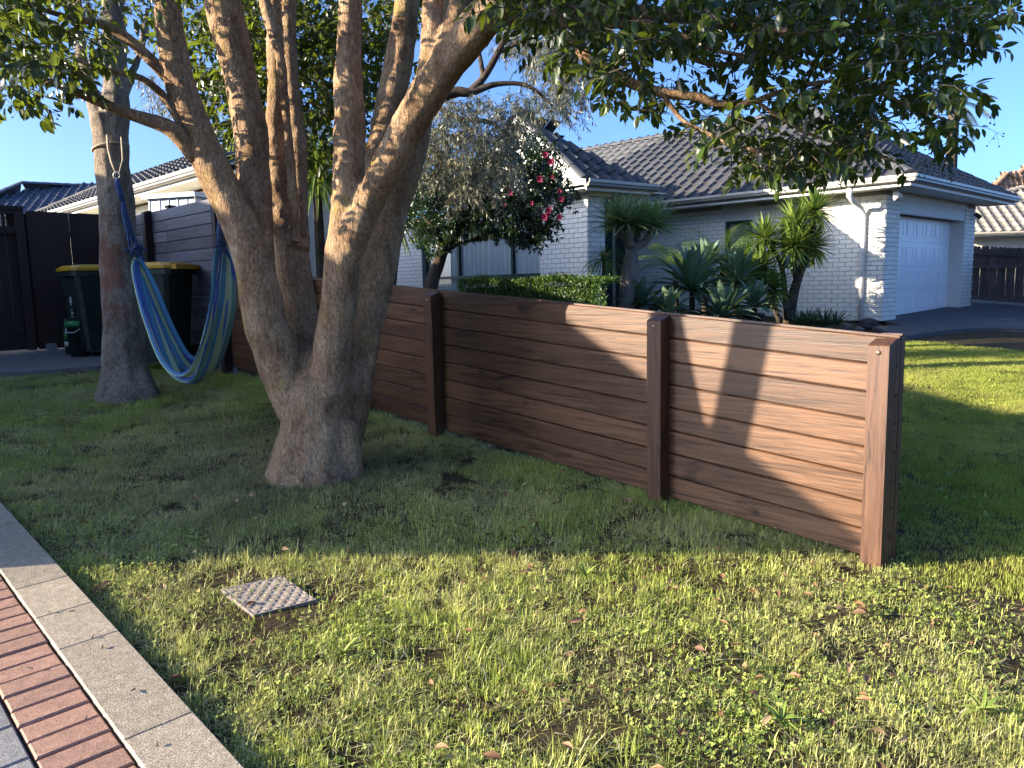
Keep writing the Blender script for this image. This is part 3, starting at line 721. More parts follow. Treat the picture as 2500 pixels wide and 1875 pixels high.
# hidden walls that close the block
k = MB(); k.box(HL(.14, 5.28, ZB), U * 9.3, V * .12, Z * (ZE - ZB)); k.build('back_wall', MAT['cream'], house)
k = MB(); k.box(HL(9.38, .13, ZB), U * .06, V * 5.1, Z * (ZE - ZB)); k.build('end_wall', MAT['cream'], house)
# eaves: soffit, fascia, gutter
OV = .60
k = MB(); k.box(HL(-OV, -OV, ZE), V * OV, U * 10.7, Z * .02); k.box(HL(-OV, 0, ZE), V * 6.0, U * OV, Z * .02); k.build('soffit', MAT['soffit'], house)
k = MB(); k.box(HL(-OV, -OV - .02, ZE - .02), V * .02, U * 10.7, Z * .17); k.box(HL(-OV - .02, -OV - .02, ZE - .02), V * 6.64, U * .02, Z * .17); k.build('fascia', MAT['white'], house)
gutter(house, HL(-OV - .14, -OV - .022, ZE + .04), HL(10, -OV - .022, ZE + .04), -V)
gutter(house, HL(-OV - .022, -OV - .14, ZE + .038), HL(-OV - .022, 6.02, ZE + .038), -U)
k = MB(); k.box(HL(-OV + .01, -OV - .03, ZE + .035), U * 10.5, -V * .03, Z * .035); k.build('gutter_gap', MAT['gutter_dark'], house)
# hipped roof
HS = 2.7 + OV; AP = HL(2.7, 2.7, ZE + .16 + HS * RS); ze = ZE + .16
sv = (V + Z * RS).normalized(); su = (U + Z * RS).normalized(); lv = HS * math.sqrt(1 + RS * RS)
# long slope facing the camera; eave runs from far end to garage corner so that e x s points out
roof_slope(house, HL(10.3, -OV, ze), -U, sv, [(0, 0), (10.9, 0), (10.9 - HS, lv), (0, lv)], 'tile', limit=300)
roof_slope(house, HL(-OV, -OV, ze), V, su, [(0, 0), (6.6, 0), (HS, lv)], 'tile', limit=300)
k = MB(); bk = [HL(10.3, 6.0, ze), HL(-OV, 6.0, ze), AP, HL(10.3, 2.7, AP.z)]; k.add(bk, [(0, 3, 2, 1)]); k.build('rear_slope', MAT['tile'], house)
capline(house, HL(-OV, -OV, ze + .03), AP + Z * .05, 'tile'); capline(house, HL(-OV, 6.0, ze + .03), AP + Z * .05, 'tile'); capline(house, AP + Z * .05, HL(10.3, 2.7, AP.z + .05), 'tile')
# downpipe
k = MB(); dp = lambda u_, v_, z_: HL(u_, v_, z_)
k.tube([dp(.42, -.62, ZE + .03), dp(.42, -.62, ZE - .10), dp(.41, -.50, ZE - .19), dp(.38, -.16, ZE - .30), dp(.37, -.06, ZE - .42), dp(.37, -.055, ZE - .6), dp(.37, -.055, ZB + .02)], [.055, .055, .046, .042, .042, .042, .042], 12); dpo = k.build('downpipe', MAT['white'], house, True)
for z_ in (ZB + .45, ZB + .95, ZB + 1.5):
    k = MB(); k.tube([dp(.37, -.055, z_), dp(.37, -.055, z_ + .025)], .049, 12); k.box(dp(.32, -.02, z_ + .003), U * .1, V * .02, Z * .018); k.build('pipe_clip', MAT['white'], dpo)
k = MB(); k.tube([dp(-.2, -.10, ZE - .01), dp(-.2, -.10, ZE - .09), dp(-.26, -.17, ZE - .17)], [.05, .06, .085], 10); k.build('flood_light', MAT['white'], house, True)
k = MB(); k.tube([dp(-.05, 5.2, ZE - .20), dp(-.16, 5.2, ZE - .30)], [.04, .06], 10); k.build('flood_light', MAT['gutter_dark'], house, True)

# ---- projecting gable wing (its own axes)
WA = math.radians(38); WU = Vector((-math.sin(WA), math.cos(WA), 0)); WV = Vector((math.cos(WA), math.sin(WA), 0)); W0 = Vector((1.38, 13.65, 0))
def WL(u, v, z=0): return W0 + WU * u + WV * v + Z * z
wing = thing('gabled_wing', 'gabled white brick front room with wide curtained window', 'house', WL(0, 0, ZB))
def wu(px, v=0):
    r_ = (px - 1250) / F; q = W0 + WV * v; return (q.x - q.y * r_) / (-WU.x + WU.y * r_)
wa, wb, wc, wd_ = wu(1325), wu(1248), wu(1118), wu(1040)
WIN = (wa, wd_, .98, 2.56)
brick_wall(wing, WL(0, 0, ZB), WU, -WV, 7.4, ZB, ZE, [WIN], 300, seed=9)
window(wing, WL(0, 0), WU, -WV, WIN[0], WIN[1], WIN[2], WIN[3], mull=(wb, wc), trans=(1.47, 2.28), depth=.10, bar=.06)
brick_wall(wing, WL(0, .42, ZB), -WV, -WU, .42, ZB, ZE, [], 300, seed=11)
k = MB(); k.box(WL(.13, .40, ZB), WU * 3.2, WV * .12, Z * (ZE - ZB)); k.box(WL(3.3, .53, ZB), WU * .12, WV * 4.4, Z * (ZE - ZB)); k.build('porch_wall', MAT['cream'], wing)
# front door joinery seen past the pier
k = MB(); k.box(WL(3.1, 3.2, ZB), WV * 1.5, WU * .06, Z * 2.1); k.build('door', MAT['frame'], wing)
for a in (3.25, 3.75):
    k = MB(); k.box(WL(3.06, a, ZB), WV * .07, WU * .04, Z * 2.12); k.build('door_frame', MAT['gutter'], wing)
GH = 1.35; ro = .42; rise = (GH + ro) * .78; zw = ZE + .12
# gable infill above the wall, soffit, barge boards
k = MB(); k.prism([WL(-ro + .05, -.25, zw - .02), WL(GH, -.25, zw + rise - .07), WL(2 * GH + ro - .05, -.25, zw - .02)], WV * .06); k.build('gable_panel', MAT['soffit'], wing)
k = MB(); k.box(WL(-ro, -ro, ZE), WU * (2 * GH + 2 * ro), WV * 2.0, Z * .02); k.build('soffit', MAT['soffit'], wing)
k = MB(); k.box(WL(-.10, -.03, ZE - .07), WU * 2.2, WV * .03, Z * .065); k.box(WL(-.10, .0, ZE - .07), WV * .5, WU * .03, Z * .065); k.build('trim', MAT['white'], wing)
for sgn, a0 in ((1, -ro), (-1, 2 * GH + ro)):
    k = MB(); p0 = WL(a0, -ro - .02, zw - .10); p1 = WL(GH, -ro - .02, zw + rise - .10)
    k.prism([p0, p0 + Z * .17, p1 + Z * .17, p1], WV * .025); k.build('barge_board', MAT['white'], wing)
sr = (WU * (GH + ro) + Z * rise); srl = sr.length; vb = 1.55
roof_slope(wing, WL(-ro, -ro, zw), WV, sr, [(0, 0), (vb, 0), (.02, srl * .64)], 'tile', limit=300)
capline(wing, WL(-ro, -ro + vb, zw + .02), WL(-ro, -ro + .02, zw) + sr * .64 + Z * .02, 'tile', 'hip_cap', .36, .07)
k = MB(); k.add([WL(-ro, -ro + vb, zw - .02), WL(-ro, -ro + .02, zw) + sr * .64, WL(GH, -ro + .02, zw + rise), WL(GH, 1.0, zw - .02)], [(0, 3, 2, 1)]); k.build('rear_slope', MAT['tile'], wing)
slw = (-WU * (GH + ro) + Z * rise)
roof_slope(wing, WL(2 * GH + ro, -ro + 4.4, zw), -WV, slw, [(0, 0), (4.4, 0), (4.4, srl), (4.0, srl)], 'tile', limit=20)
capline(wing, WL(GH, -ro - .03, zw + rise + .04), WL(GH, 0.0, zw + rise + .04), 'tile')
capline(wing, WL(-ro, -ro - .01, zw + .05), WL(GH, -ro - .01, zw + rise + .05), 'tile', 'barge_cap', .36, .085)
gutter(wing, WL(-ro - .005, -ro - .05, ZE + .02), WL(-ro - .005, vb - .3, ZE + .02), -WU)
k = MB(); k.box(WL(-ro - .004, -ro, ZE - .03), WV * (vb), WU * .02, Z * .14); k.build('fascia', MAT['soffit'], wing)
# roof left of the gable
roof_slope(wing, WL(11.5, -.45, zw), -WU, (WV + Z * .55), [(0, 0), (11.5 - 2 * GH, 0), (11.5 - 2 * GH, 2.4), (0, 2.4)], 'tile', limit=60)

# ---- neighbour's house on the left, long eave parallel to the tall fence
nb = thing('neighbour_house', 'pale neighbouring house with grey tiled hip roof behind the tall fence', 'house', gpt(Vector((-4.6, 12.3, 0))))
g0 = Vector((-4.15, 11.79, 3.10)); Ln = 12.3; g1 = g0 + U * Ln
k = MB(); k.box(Vector((g0.x, g0.y, .55)) + V * .55, U * (Ln - .5), V * .15, Z * 2.5); k.build('wall', MAT['cream'], nb)
k = MB(); k.box(Vector((g0.x, g0.y, .55)) + V * .71 , U * .15, V * 2.0, Z * 2.5); k.build('wall', MAT['cream'], nb)
k = MB(); k.box(g0 + Z * -.02, U * Ln, V * .56, Z * .02); k.build('soffit', MAT['soffit'], nb)
k = MB(); k.box(g0 - V * .02 - Z * .03, U * Ln, V * .02, Z * .16); k.build('fascia', MAT['soffit'], nb)
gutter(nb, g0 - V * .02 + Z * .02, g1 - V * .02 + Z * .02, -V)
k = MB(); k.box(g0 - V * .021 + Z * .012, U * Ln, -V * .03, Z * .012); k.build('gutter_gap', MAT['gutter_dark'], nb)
sn = (V + Z * .52).normalized(); ln_ = 1.75
roof_slope(nb, g1 + Z * .14, -U, sn, [(0, 0), (Ln, 0), (Ln, ln_), (1.55, ln_)], 'tile_n', limit=300)
capline(nb, g1 + Z * .18, g1 - U * 1.55 + sn * ln_ + Z * .18, 'tile_n', r=.14)
k = MB(); q0 = g1 + Z * .14; q1 = g1 - U * 1.55 + sn * ln_ + Z * .14; q2 = g0 + sn * ln_ + Z * .14
k.add([q0, q1, q0 + V * 3.1], [(0, 1, 2)]); k.add([q1, q2, q2 + V * 1.55 - Z * .8, q0 + V * 3.1], [(0, 3, 2, 1)]); k.build('rear_slope', MAT['tile_n'], nb)
k = MB(); k.prism([g0 + Z * .08, q2 - Z * .06, g0 + V * 3.1 + Z * .08], U * .05); k.build('gable_panel', MAT['soffit'], nb)
# far left house with slate-blue roof
fl = thing('far_house', 'distant house with slate blue tiled roof above the gate', 'house', Vector((-17, 26, .9)))
e_ = Vector((.96, -.28, 0)); ct = at(52, 445, 27.0)
eL, eR = at(-160, 545, 27.5), at(400, 520, 29.0)
k = MB(); base = Vector((eL.x, eL.y, .7)); k.box(base + Vector((.3, .6, 0)), (eR - eL) * .95, Vector((1, 5, 0)), Z * (min(eL.z, eR.z) - .75)); k.build('wall', MAT['cream'], fl)
def tri_roof(parent, O, E, apexL, apexR, mat, limit):
    e = (E - O); L = e.length; e = e.normalized(); mid = ((apexL + apexR) / 2 - O); s_ = (mid - e * mid.dot(e)).normalized()
    pl = [(0, 0), (L, 0), ((apexR - O).dot(e), (apexR - O).dot(s_)), ((apexL - O).dot(e), (apexL - O).dot(s_))]
    return roof_slope(parent, O, e, s_, pl, mat, limit=limit)
zf = (eL.z + eR.z) / 2; O_ = Vector((eL.x, eL.y, zf)); E_ = Vector((eR.x, eR.y, zf)); en = Vector((-(E_ - O_).y, (E_ - O_).x, 0)).normalized()
aL = at(52, 443, 29.8); aR = at(330, 462, 32.0); zr = (aL.z + aR.z) / 2; aL.z = zr; aR.z = zr
tri_roof(fl, O_, E_, aL, aR, 'tile_blue', 200)
capline(fl, O_, aL, 'tile_blue', r=.13); capline(fl, aL, aR, 'tile_blue', r=.13)
k = MB(); k.add([aL, aR, aR + en * 4 - Z * 2.5, aL + en * 4 - Z * 2.5], [(0, 1, 2, 3)]); k.add([O_, aL, aL + en * 4 - Z * 2.5 - (E_ - O_).normalized() * 2], [(0, 1, 2)]); k.build('rear_slope', MAT['tile_blue'], fl)

# ---- right hand houses
rh = thing('tan_roof_house', 'cream house with tan tiled roof behind the paling fence', 'house', Vector((17.5, 27, .6)))
ge0, ge1 = at(2330, 578, 26), at(2760, 562, 25); zg = (ge0.z + ge1.z) / 2; ge0.z = zg; ge1.z = zg; ee = (ge1 - ge0).normalized(); en = Vector((-ee.y, ee.x, 0))
roof_slope(rh, ge0 + Z * .1, ee, (en + Z * .62), [(0, 0), (5.9, 0), (5.9, 3.2), (3.3, 3.2), (.0, 1.7)], 'tile_tan', limit=260)
sN = (en + Z * .62).normalized()
capline(rh, ge0 + Z * .15 + sN * 1.7, ge0 + Z * .15 + ee * 3.3 + sN * 3.2, 'tile_tan', r=.13)
k = MB(); k.box(Vector((ge0.x, ge0.y, .5)) + en * .6, ee * 6, en * .2, Z * (1.02)); k.box(Vector((ge0.x, ge0.y, 2.12)) + en * .6, ee * 6, en * .2, Z * (zg - 2.14)); k.build('wall', MAT['cream'], rh)
k = MB(); k.box(ge0, ee * 5.9, en * .6, Z * .02); k.build('soffit', MAT['soffit'], rh); gutter(rh, ge0 - Z * .02, ge0 + ee * 5.9 - Z * .02, -en)
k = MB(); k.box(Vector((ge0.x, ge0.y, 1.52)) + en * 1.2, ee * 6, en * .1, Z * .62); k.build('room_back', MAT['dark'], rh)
for i in range(6):
    wo = MB(); a = .5 + i * .92; O2 = Vector((ge0.x, ge0.y, 0)) + en * .62
    wo.box(O2 + ee * a + Z * 1.52, ee * .07, en * .06, Z * .6); wobj = wo.build('window', MAT['white'], rh)
    k = MB(); k.box(O2 + ee * (a + .07) + en * .03 + Z * 1.52, ee * .85, en * .006, Z * .6); k.build('pane', MAT['glass'], wobj)
r2 = thing('orange_roof_house', 'far house with orange brown tiled roof at the right edge', 'house', Vector((24, 37, .8)))
pk = at(2455, 423, 36); o0 = at(2370, 470, 35); o1 = at(2640, 500, 36.5); o0.z = o1.z = (o0.z + o1.z) / 2 - .5
tri_roof(r2, o0, o1, pk, pk + (o1 - o0).normalized() * .3, 'tile_orange', 200); capline(r2, o0, pk, 'tile_orange', r=.14); capline(r2, pk, o1, 'tile_orange', r=.14)
pk2 = at(2560, 375, 40); p0_ = at(2400, 470, 39); p1_ = at(2800, 470, 40); p0_.z = p1_.z = (p0_.z + p1_.z) / 2
tri_roof(r2, p0_, p1_, pk2, pk2 + (p1_ - p0_).normalized() * 2, 'tile_orange', 120); capline(r2, p0_, pk2, 'tile_orange', r=.14)
k = MB(); k.box(Vector((o0.x + .5, o0.y + .8, .6)), (o1 - o0) * .9, Vector((0, 4, 0)), Z * (o0.z - .62)); k.build('wall', MAT['cream'], r2)

# ---- paling fence on the right
pf = thing('paling_fence', 'weathered paling fence with scalloped tops beside the garage', 'fence', Vector((11.95, 20, .55)))
A_ = Vector((11.85, 20.6, 0)); B_ = Vector((12.35, 15.0, 0)); dd = (B_ - A_); Lp = dd.length; dd.normalize(); no = Vector((-dd.y, dd.x, 0))
if no.x > 0: no = -no
t_ = 0.0; i = 0
while t_ < Lp:
    zt = 2.06 - .085 * t_ * (1 if t_ < 5 else 1) + random.uniform(-.012, .012); zb = gz(*(A_ + dd * t_)[:2]) + .08; wd = .148
    m_ = MB(); hh = zt - zb; pr = [(0, 0), (wd, 0), (wd, hh - .07), (wd * .86, hh - .02), (wd * .5, hh), (wd * .14, hh - .02), (0, hh - .07)]
    m_.prism([Vector((x, 0, z)) for x, z in pr], Vector((0, .018, 0))); me = m_.mesh('paling', MAT['paling'])
    place(me, 'paling', pf, A_ + dd * t_ + no * (random.uniform(0, .004) + (.02 if i % 2 else 0)) + Z * zb, math.atan2(dd.y, dd.x)); t_ += wd + random.choice([.002, .004, .008]); i += 1
for zo, sl_ in ((1.86, -.085), (1.43, -.01), (.66, -.03)):
    m_ = MB(); p0 = A_ + no * .04 + Z * zo; p1 = A_ + dd * Lp + no * .04 + Z * (zo + sl_ * Lp); m_.prism([p0, p0 + Z * .085, p1 + Z * .085, p1], no * .04); m_.build('rail', MAT['paling_h'], pf)

# ---- garden shed behind the tall fence
shd = thing('garden_shed', 'pale blue ribbed metal garden shed behind the tall fence', 'shed', gpt(at(415, 700, 10.9)))
a = at(362, 480, 10.75); b_ = at(474, 478, 10.55); a.z = b_.z = 2.62; ex = (b_ - a); Ls = ex.length; ex.normalize(); ey = Vector((-ex.y, ex.x, 0)); zb = .55
k = MB(); n = 40; vs_ = []
for i in range(n + 1):
    s = Ls * i / n; ph = (s / .155) % 1; d = .010 if ph < .22 else 0
    q = Vector((a.x, a.y, 0)) + ex * s - ey * d; vs_ += [q + Z * zb, q + Z * 2.60]
k.add(vs_, [(2 * i, 2 * i + 2, 2 * i + 3, 2 * i + 1) for i in range(n)]); k.build('front_wall', MAT['shed'], shd)
k = MB(); vs_ = []
for i in range(n + 1):
    s = 1.4 * i / n; ph = (s / .155) % 1; d = .018 if ph < .22 else 0
    q = Vector((b_.x, b_.y, 0)) + ey * s + ex * d; vs_ += [q + Z * zb, q + Z * (2.60)]
k.add(vs_, [(2 * i, 2 * i + 2, 2 * i + 3, 2 * i + 1) for i in range(n)]); k.build('side_wall', MAT['shed'], shd)
k = MB(); k.box(a - ex * .07 - ey * .06 + Z * -.02, ex * (Ls + .12), ey * 1.5, Z * .06); k.build('roof', MAT['shed'], shd)

# ================================================================== TREES
def remeshed(mb, voxel, name, mat, parent, rough=((.018, 3.0), (.006, 11.0)), smooth_it=2, base=None):
    """merge overlapping tubes into one skin, roughen it"""
    me = mb.mesh(name + '_raw', mat); ob = bpy.data.objects.new(name + '_raw', me); COL.objects.link(ob)
    md = ob.modifiers.new('r', 'REMESH'); md.mode = 'VOXEL'; md.voxel_size = voxel; md.use_smooth_shade = True
    if smooth_it: sm = ob.modifiers.new('s', 'SMOOTH'); sm.iterations = smooth_it; sm.factor = .5
    dg = bpy.context.evaluated_depsgraph_get(); ev = ob.evaluated_get(dg); nm = bpy.data.meshes.new_from_object(ev, depsgraph=dg)
    n = len(nm.vertices); co = np.empty(n * 3, np.float32); nm.vertices.foreach_get('co', co); co = co.reshape(-1, 3)
    no = np.empty(n * 3, np.float32); nm.vertices.foreach_get('normal', no); no = no.reshape(-1, 3)
    d = np.zeros(n)
    for amp, fr in rough:
        d += np.array([noise.noise((c[0] * fr, c[1] * fr, c[2] * fr * .55)) for c in co]) * amp
    co = co + no * d[:, None]
    fs = np.empty(len(nm.polygons) * 4, np.int32)
    bpy.data.objects.remove(ob); 
    co = co - np.array(worldloc(parent)); nm.vertices.foreach_set('co', co.astype(np.float32).ravel()); nm.name = name
    nm.materials.clear(); nm.materials.append(mat); nm.polygons.foreach_set('use_smooth', np.ones(len(nm.polygons), bool)); nm.update()
    return link(bpy.data.objects.new(name, nm), parent)

# leaf templates: (verts, tris), length 1 along x
def leaf_template(wd=.46, fold=.06, tip=-.06):
    v = np.array([(0, 0, 0), (.22, wd * .40, fold * .7), (.22, -wd * .40, fold * .7), (.5, 0, -.015), (.52, wd * .5, fold), (.52, -wd * .5, fold), (.80, wd * .28, fold * .3 + tip * .4), (.80, -wd * .28, fold * .3 + tip * .4), (1.0, 0, tip * 1.3)], float)
    f = np.array([(0, 3, 1), (0, 2, 3), (1, 3, 4), (2, 5, 3), (3, 6, 4), (3, 5, 7), (3, 8, 6), (3, 7, 8)])
    return v, f
LEAF = leaf_template()
NARROW = (np.array([(0, 0, 0), (.5, .085, .01), (.5, -.085, .01), (1, 0, -.03)], float), np.array([(0, 2, 1), (1, 2, 3)]))
OVAL = (np.array([(0, 0, 0), (.45, .22, .03), (.45, -.22, .03), (1, 0, -.02), (.45, 0, -.01)], float), np.array([(0, 4, 1), (0, 2, 4), (1, 4, 3), (4, 2, 3)]))
def frames(d, upv):
    """rotation matrices with x along d and z near upv"""
    d = d / np.linalg.norm(d, axis=1, keepdims=True); y = np.cross(upv, d); nn = np.linalg.norm(y, axis=1, keepdims=True)
    y = np.where(nn < 1e-4, np.array([[0, 1.0, 0]]), y / np.maximum(nn, 1e-6)); z = np.cross(d, y)
    return np.stack([d, y, z], -1)
def leaves(P, D, UPV, size, tmpl):
    lv, lf = tmpl; R = frames(D, UPV); VV = np.einsum('nij,kj->nki', R, lv) * size[:, None, None] + P[:, None, :]
    FF = lf[None] + (np.arange(len(P)) * len(lv))[:, None, None]
    return VV.reshape(-1, 3), FF.reshape(-1, 3)
def rvec(n, s=1.0): return rng.normal(0, s, (n, 3))

class Crown:
    """twigs and leaves gathered for one tree"""
    def __init__(s): s.P = []; s.D = []; s.U = []; s.S = []; s.tw = MB(); s.berries = []
    def twig(s, p, d, L, nl, size, droop=.35, spread=.9, r=.003, hang=.5, tube=True):
        p = np.array(p, float); d = np.array(d, float); d /= np.linalg.norm(d); pts = [p.copy()]; k = 4
        for i in range(k):
            d = d + np.array([0, 0, -droop / k]) + rng.normal(0, .12, 3); d /= np.linalg.norm(d); p = p + d * L / k; pts.append(p.copy())
        if tube: s.tw.tube(pts, [r, r * .9, r * .75, r * .55, r * .35], 3, False)
        for i in range(nl):
            t = rng.uniform(.12, 1.0) * k; j = min(int(t), k - 1); q = pts[j] + (pts[j + 1] - pts[j]) * (t - j); dd = pts[j + 1] - pts[j]; dd /= np.linalg.norm(dd)
            side = np.cross(dd, rng.normal(0, 1, 3)); side /= max(np.linalg.norm(side), 1e-4)
            ld = dd * .55 + side * spread + np.array([0, 0, -hang]) * rng.uniform(.3, 1.4)
            s.P.append(q + ld / np.linalg.norm(ld) * .012); s.D.append(ld); s.U.append(np.array([0, 0, 1.0]) + rng.normal(0, .55, 3)); s.S.append(size * rng.uniform(.62, 1.18))
        return pts
    def arrays(s): return np.array(s.P), np.array(s.D), np.array(s.U), np.array(s.S)
def inside_px(poly):
    xs = [p[0] for p in poly]; ys = [p[1] for p in poly]
    while True:
        q = (random.uniform(min(xs), max(xs)), random.uniform(min(ys), max(ys)))
        if inpoly(q, poly): return q

# ---- the multi-stemmed tree in the middle
tb = ong(770, 1150) + Vector((0, .22, 0)); tb = gpt(tb)
tree = thing('spreading_tree', 'big multi-stemmed tree with lichen-spotted bark in front of the low fence', 'tree', tb)
mb = MB(); T = 5.06
stems = [
 [(768, 1235, T, 142), (768, 1165, T, 122), (772, 1110, T, 106), (778, 1040, T, 93), (772, 965, T - .03, 88), (760, 910, T - .02, 66), (752, 868, T, 40)],
 [(735, 1000, T - .05, 62), (694, 905, T - .10, 55), (655, 800, T - .14, 52), (632, 690, T - .18, 50), (595, 575, T - .2, 45), (545, 465, T - .24, 42), (500, 370, T - .28, 40), (448, 226, T - .34, 38), (420, 100, T - .4, 31), (404, -20, T - .45, 27), (392, -260, T - .5, 22), (380, -520, T - .5, 15)],
 [(640, 700, T - .1, 40), (626, 560, T - .06, 40), (617, 411, T - .02, 37), (612, 316, T, 40), (580, 158, T, 42), (545, 0, T, 45), (520, -250, T, 38), (500, -520, T, 24)],
 [(745, 900, T + .10, 50), (730, 770, T + .16, 44), (712, 640, T + .2, 45), (688, 510, T + .24, 36), (674, 400, T + .28, 26), (672, 200, T + .32, 22), (668, 0, T + .36, 20), (660, -300, T + .4, 15)],
 [(722, 610, T + .16, 34), (732, 480, T + .24, 22), (722, 316, T + .3, 20), (708, 150, T + .34, 18), (702, -60, T + .36, 16), (700, -400, T + .36, 10)],
 [(720, 590, T + .04, 14), (713, 430, T - .02, 11), (700, 300, T - .04, 10), (684, 150, T - .05, 11), (660, 60, T - .05, 9), (640, -20, T - .05, 8)],
 [(796, 1000, T - .08, 58), (812, 850, T - .16, 46), (830, 720, T - .24, 43), (842, 610, T - .32, 43), (853, 500, T - .38, 41), (855, 316, T - .44, 36), (853, 150, T - .5, 33), (856, 0, T - .55, 30), (860, -250, T - .6, 26), (864, -550, T - .6, 16)],
 [(842, 640, T - .3, 34), (872, 555, T - .4, 40), (925, 440, T - .5, 41), (985, 335, T - .6, 41), (1050, 215, T - .72, 43), (1130, 108, T - .84, 45), (1232, 0, T - .96, 44), (1370, -120, T - 1.1, 40), (1560, -220, T - 1.2, 30), (1800, -300, T - 1.2, 18)],
 [(1000, 320, T - .6, 34), (1042, 200, T - .6, 33), (1054, 100, T - .6, 29), (1058, -30, T - .6, 26), (1066, -300, T - .6, 18)],
 [(1060, 200, T - .66, 30), (1098, 85, T - .66, 26), (1132, -25, T - .66, 25), (1200, -260, T - .6, 17)],
 [(822, 1110, T + .06, 50), (848, 1000, T + .08, 52), (884, 860, T + .14, 40), (903, 766, T + .18, 38), (932, 620, T + .24, 40), (968, 490, T + .3, 34), (1005, 400, T + .34, 28), (1040, 280, T + .36, 22), (1080, 100, T + .36, 18), (1130, -150, T + .36, 12)],
 [(890, 520, T - .1, 30), (915, 420, T + .05, 30), (938, 316, T + .14, 33), (968, 190, T + .2, 34), (988, 60, T + .2, 33), (1000, -60, T + .2, 30), (1020, -350, T + .2, 20)],
 [(700, 1190, T - .12, 40), (712, 1120, T - .14, 34), (740, 1040, T - .10, 30)], [(862, 1190, T - .05, 34), (850, 1120, T - .1, 32), (845, 1030, T - .08, 30)], [(640, 1195, T + .02, 20), (690, 1160, T, 30), (735, 1090, T, 34)],
]
for st in stems: pxtube(mb, st, 14, 4)
trunk = remeshed(mb, .0115, 'trunk', MAT['bark'], tree, ((.020, 3.2), (.009, 9.0), (.004, 26.0)), 2)
mb = MB()
limbs = [
 [(482, 385, T - .3, 24), (436, 330, T - .38, 23), (396, 304, T - .42, 20), (316, 278, T - .5, 15), (221, 240, T - .6, 12), (127, 202, T - .7, 9), (47, 177, T - .8, 6), (-60, 140, T - .9, 4)],
 [(425, 205, T - .34, 16), (364, 142, T - .4, 14), (300, 85, T - .46, 12), (237, 57, T - .52, 10), (160, 40, T - .6, 7), (60, 10, T - .7, 5)],
 [(445, 310, T - .36, 10), (408, 247, T - .4, 10), (380, 215, T - .42, 9), (342, 190, T - .45, 8), (294, 177, T - .5, 7), (247, 168, T - .55, 6), (170, 140, T - .6, 4)],
 [(1215, 30, T - .92, 26), (1300, 46, T - .9, 25), (1390, 38, T - .9, 24), (1580, 32, T - .9, 20), (1800, 60, T - .95, 13), (1990, 85, T - 1.0, 9), (2200, 70, T - 1.1, 5)],
 [(1290, 48, T - .9, 15), (1365, 85, T - .92, 14), (1422, 130, T - .95, 15), (1485, 171, T - 1.0, 14), (1548, 206, T - 1.02, 13), (1627, 228, T - 1.05, 12), (1706, 237, T - 1.08, 11), (1754, 253, T - 1.1, 9), (1833, 250, T - 1.12, 8), (1900, 226, T - 1.15, 7), (2010, 200, T - 1.2, 5), (2140, 190, T - 1.2, 3)],
 [(1320, 55, T - .92, 14), (1420, 60, T - .94, 12), (1516, 60, T - .96, 10), (1600, 60, T - 1.0, 8), (1740, 120, T - 1.05, 6), (1850, 140, T - 1.1, 4)],
 [(1615, 226, T - 1.05, 7), (1665, 292, T - 1.1, 6), (1722, 322, T - 1.12, 5), (1790, 356, T - 1.15, 4.5), (1860, 372, T - 1.2, 4), (1930, 420, T - 1.2, 3)],
 [(1560, 60, T - .96, 12), (1650, 120, T - .9, 9), (1760, 160, T - .85, 8), (1880, 130, T - .8, 6), (2050, 180, T - .8, 5), (2200, 250, T - .85, 4), (2330, 300, T - .9, 3)],
 [(1800, 62, T - .95, 8), (1950, 20, T - 1.0, 7), (2130, 40, T - 1.0, 6), (2330, 100, T - 1.1, 4), (2440, 130, T - 1.1, 3)],
 [(1850, 250, T - 1.12, 5), (1960, 320, T - 1.1, 4), (2080, 360, T - 1.1, 3.5), (2200, 400, T - 1.1, 2.5)],
]
for st in limbs:
    mb = MB(); pxtube(mb, st, 8, 4); mb.build('limb', MAT['bark'], tree, True)
cr = Crown()
RIGHT = [(1150, -60), (1160, 55), (1270, 85), (1370, 150), (1430, 225), (1470, 300), (1530, 330), (1600, 305), (1660, 345), (1740, 395), (1800, 420), (1870, 455), (1990, 435), (2060, 410), (2130, 400), (2210, 350), (2270, 395), (2370, 385), (2350, 310), (2380, 265), (2350, 170), (2430, 130), (2470, 60), (2520, -60)]
HOLES = [[(1700, 160), (1790, 150), (1830, 225), (1760, 235), (1690, 215)], [(1630, 245), (1720, 255), (1700, 300), (1650, 290)], [(1880, 190), (1990, 170), (2010, 225), (1900, 235)], [(2230, 300), (2340, 280), (2350, 320), (2260, 340)], [(1640, 60), (1700, 50), (1710, 110), (1650, 110)]]
n = 0
while n < 1050:
    x, y = inside_px(RIGHT)
    if random.random() < .9 and any(inpoly((x, y), h) for h in HOLES): continue
    dens = 1.0 if y < 150 else .62
    if 1500 < x < 1760 and y > 190: dens = .4
    if random.random() > dens: continue
    d = T - .9 + random.uniform(-.85, .85); p = at(x, y - 48, d); a = random.uniform(0, 2 * math.pi)
    pts = cr.twig(p, (math.cos(a), math.sin(a), random.uniform(-.35, .25)), random.uniform(.14, .26), random.randint(7, 11), .072, .5, .9, hang=.75); n += 1
    if y > 250 and random.random() < .22: cr.berries.append(pts[-1])
for _ in range(70):   # lower sunlit tips over the roof
    x, y = inside_px([(1760, 380), (2140, 360), (2180, 420), (1990, 450), (1860, 470), (1780, 430)]); p = at(x, y - 45, T - 1.0 + random.uniform(-.5, .5)); a = random.uniform(0, 6.3)
    cr.twig(p, (math.cos(a), math.sin(a), -.3), .2, 8, .07, .5)
LEFT = [(-80, -60), (520, -60), (420, 60), (300, 90), (250, 150), (190, 190), (160, 250), (110, 300), (60, 290), (30, 320), (-60, 330)]
n = 0
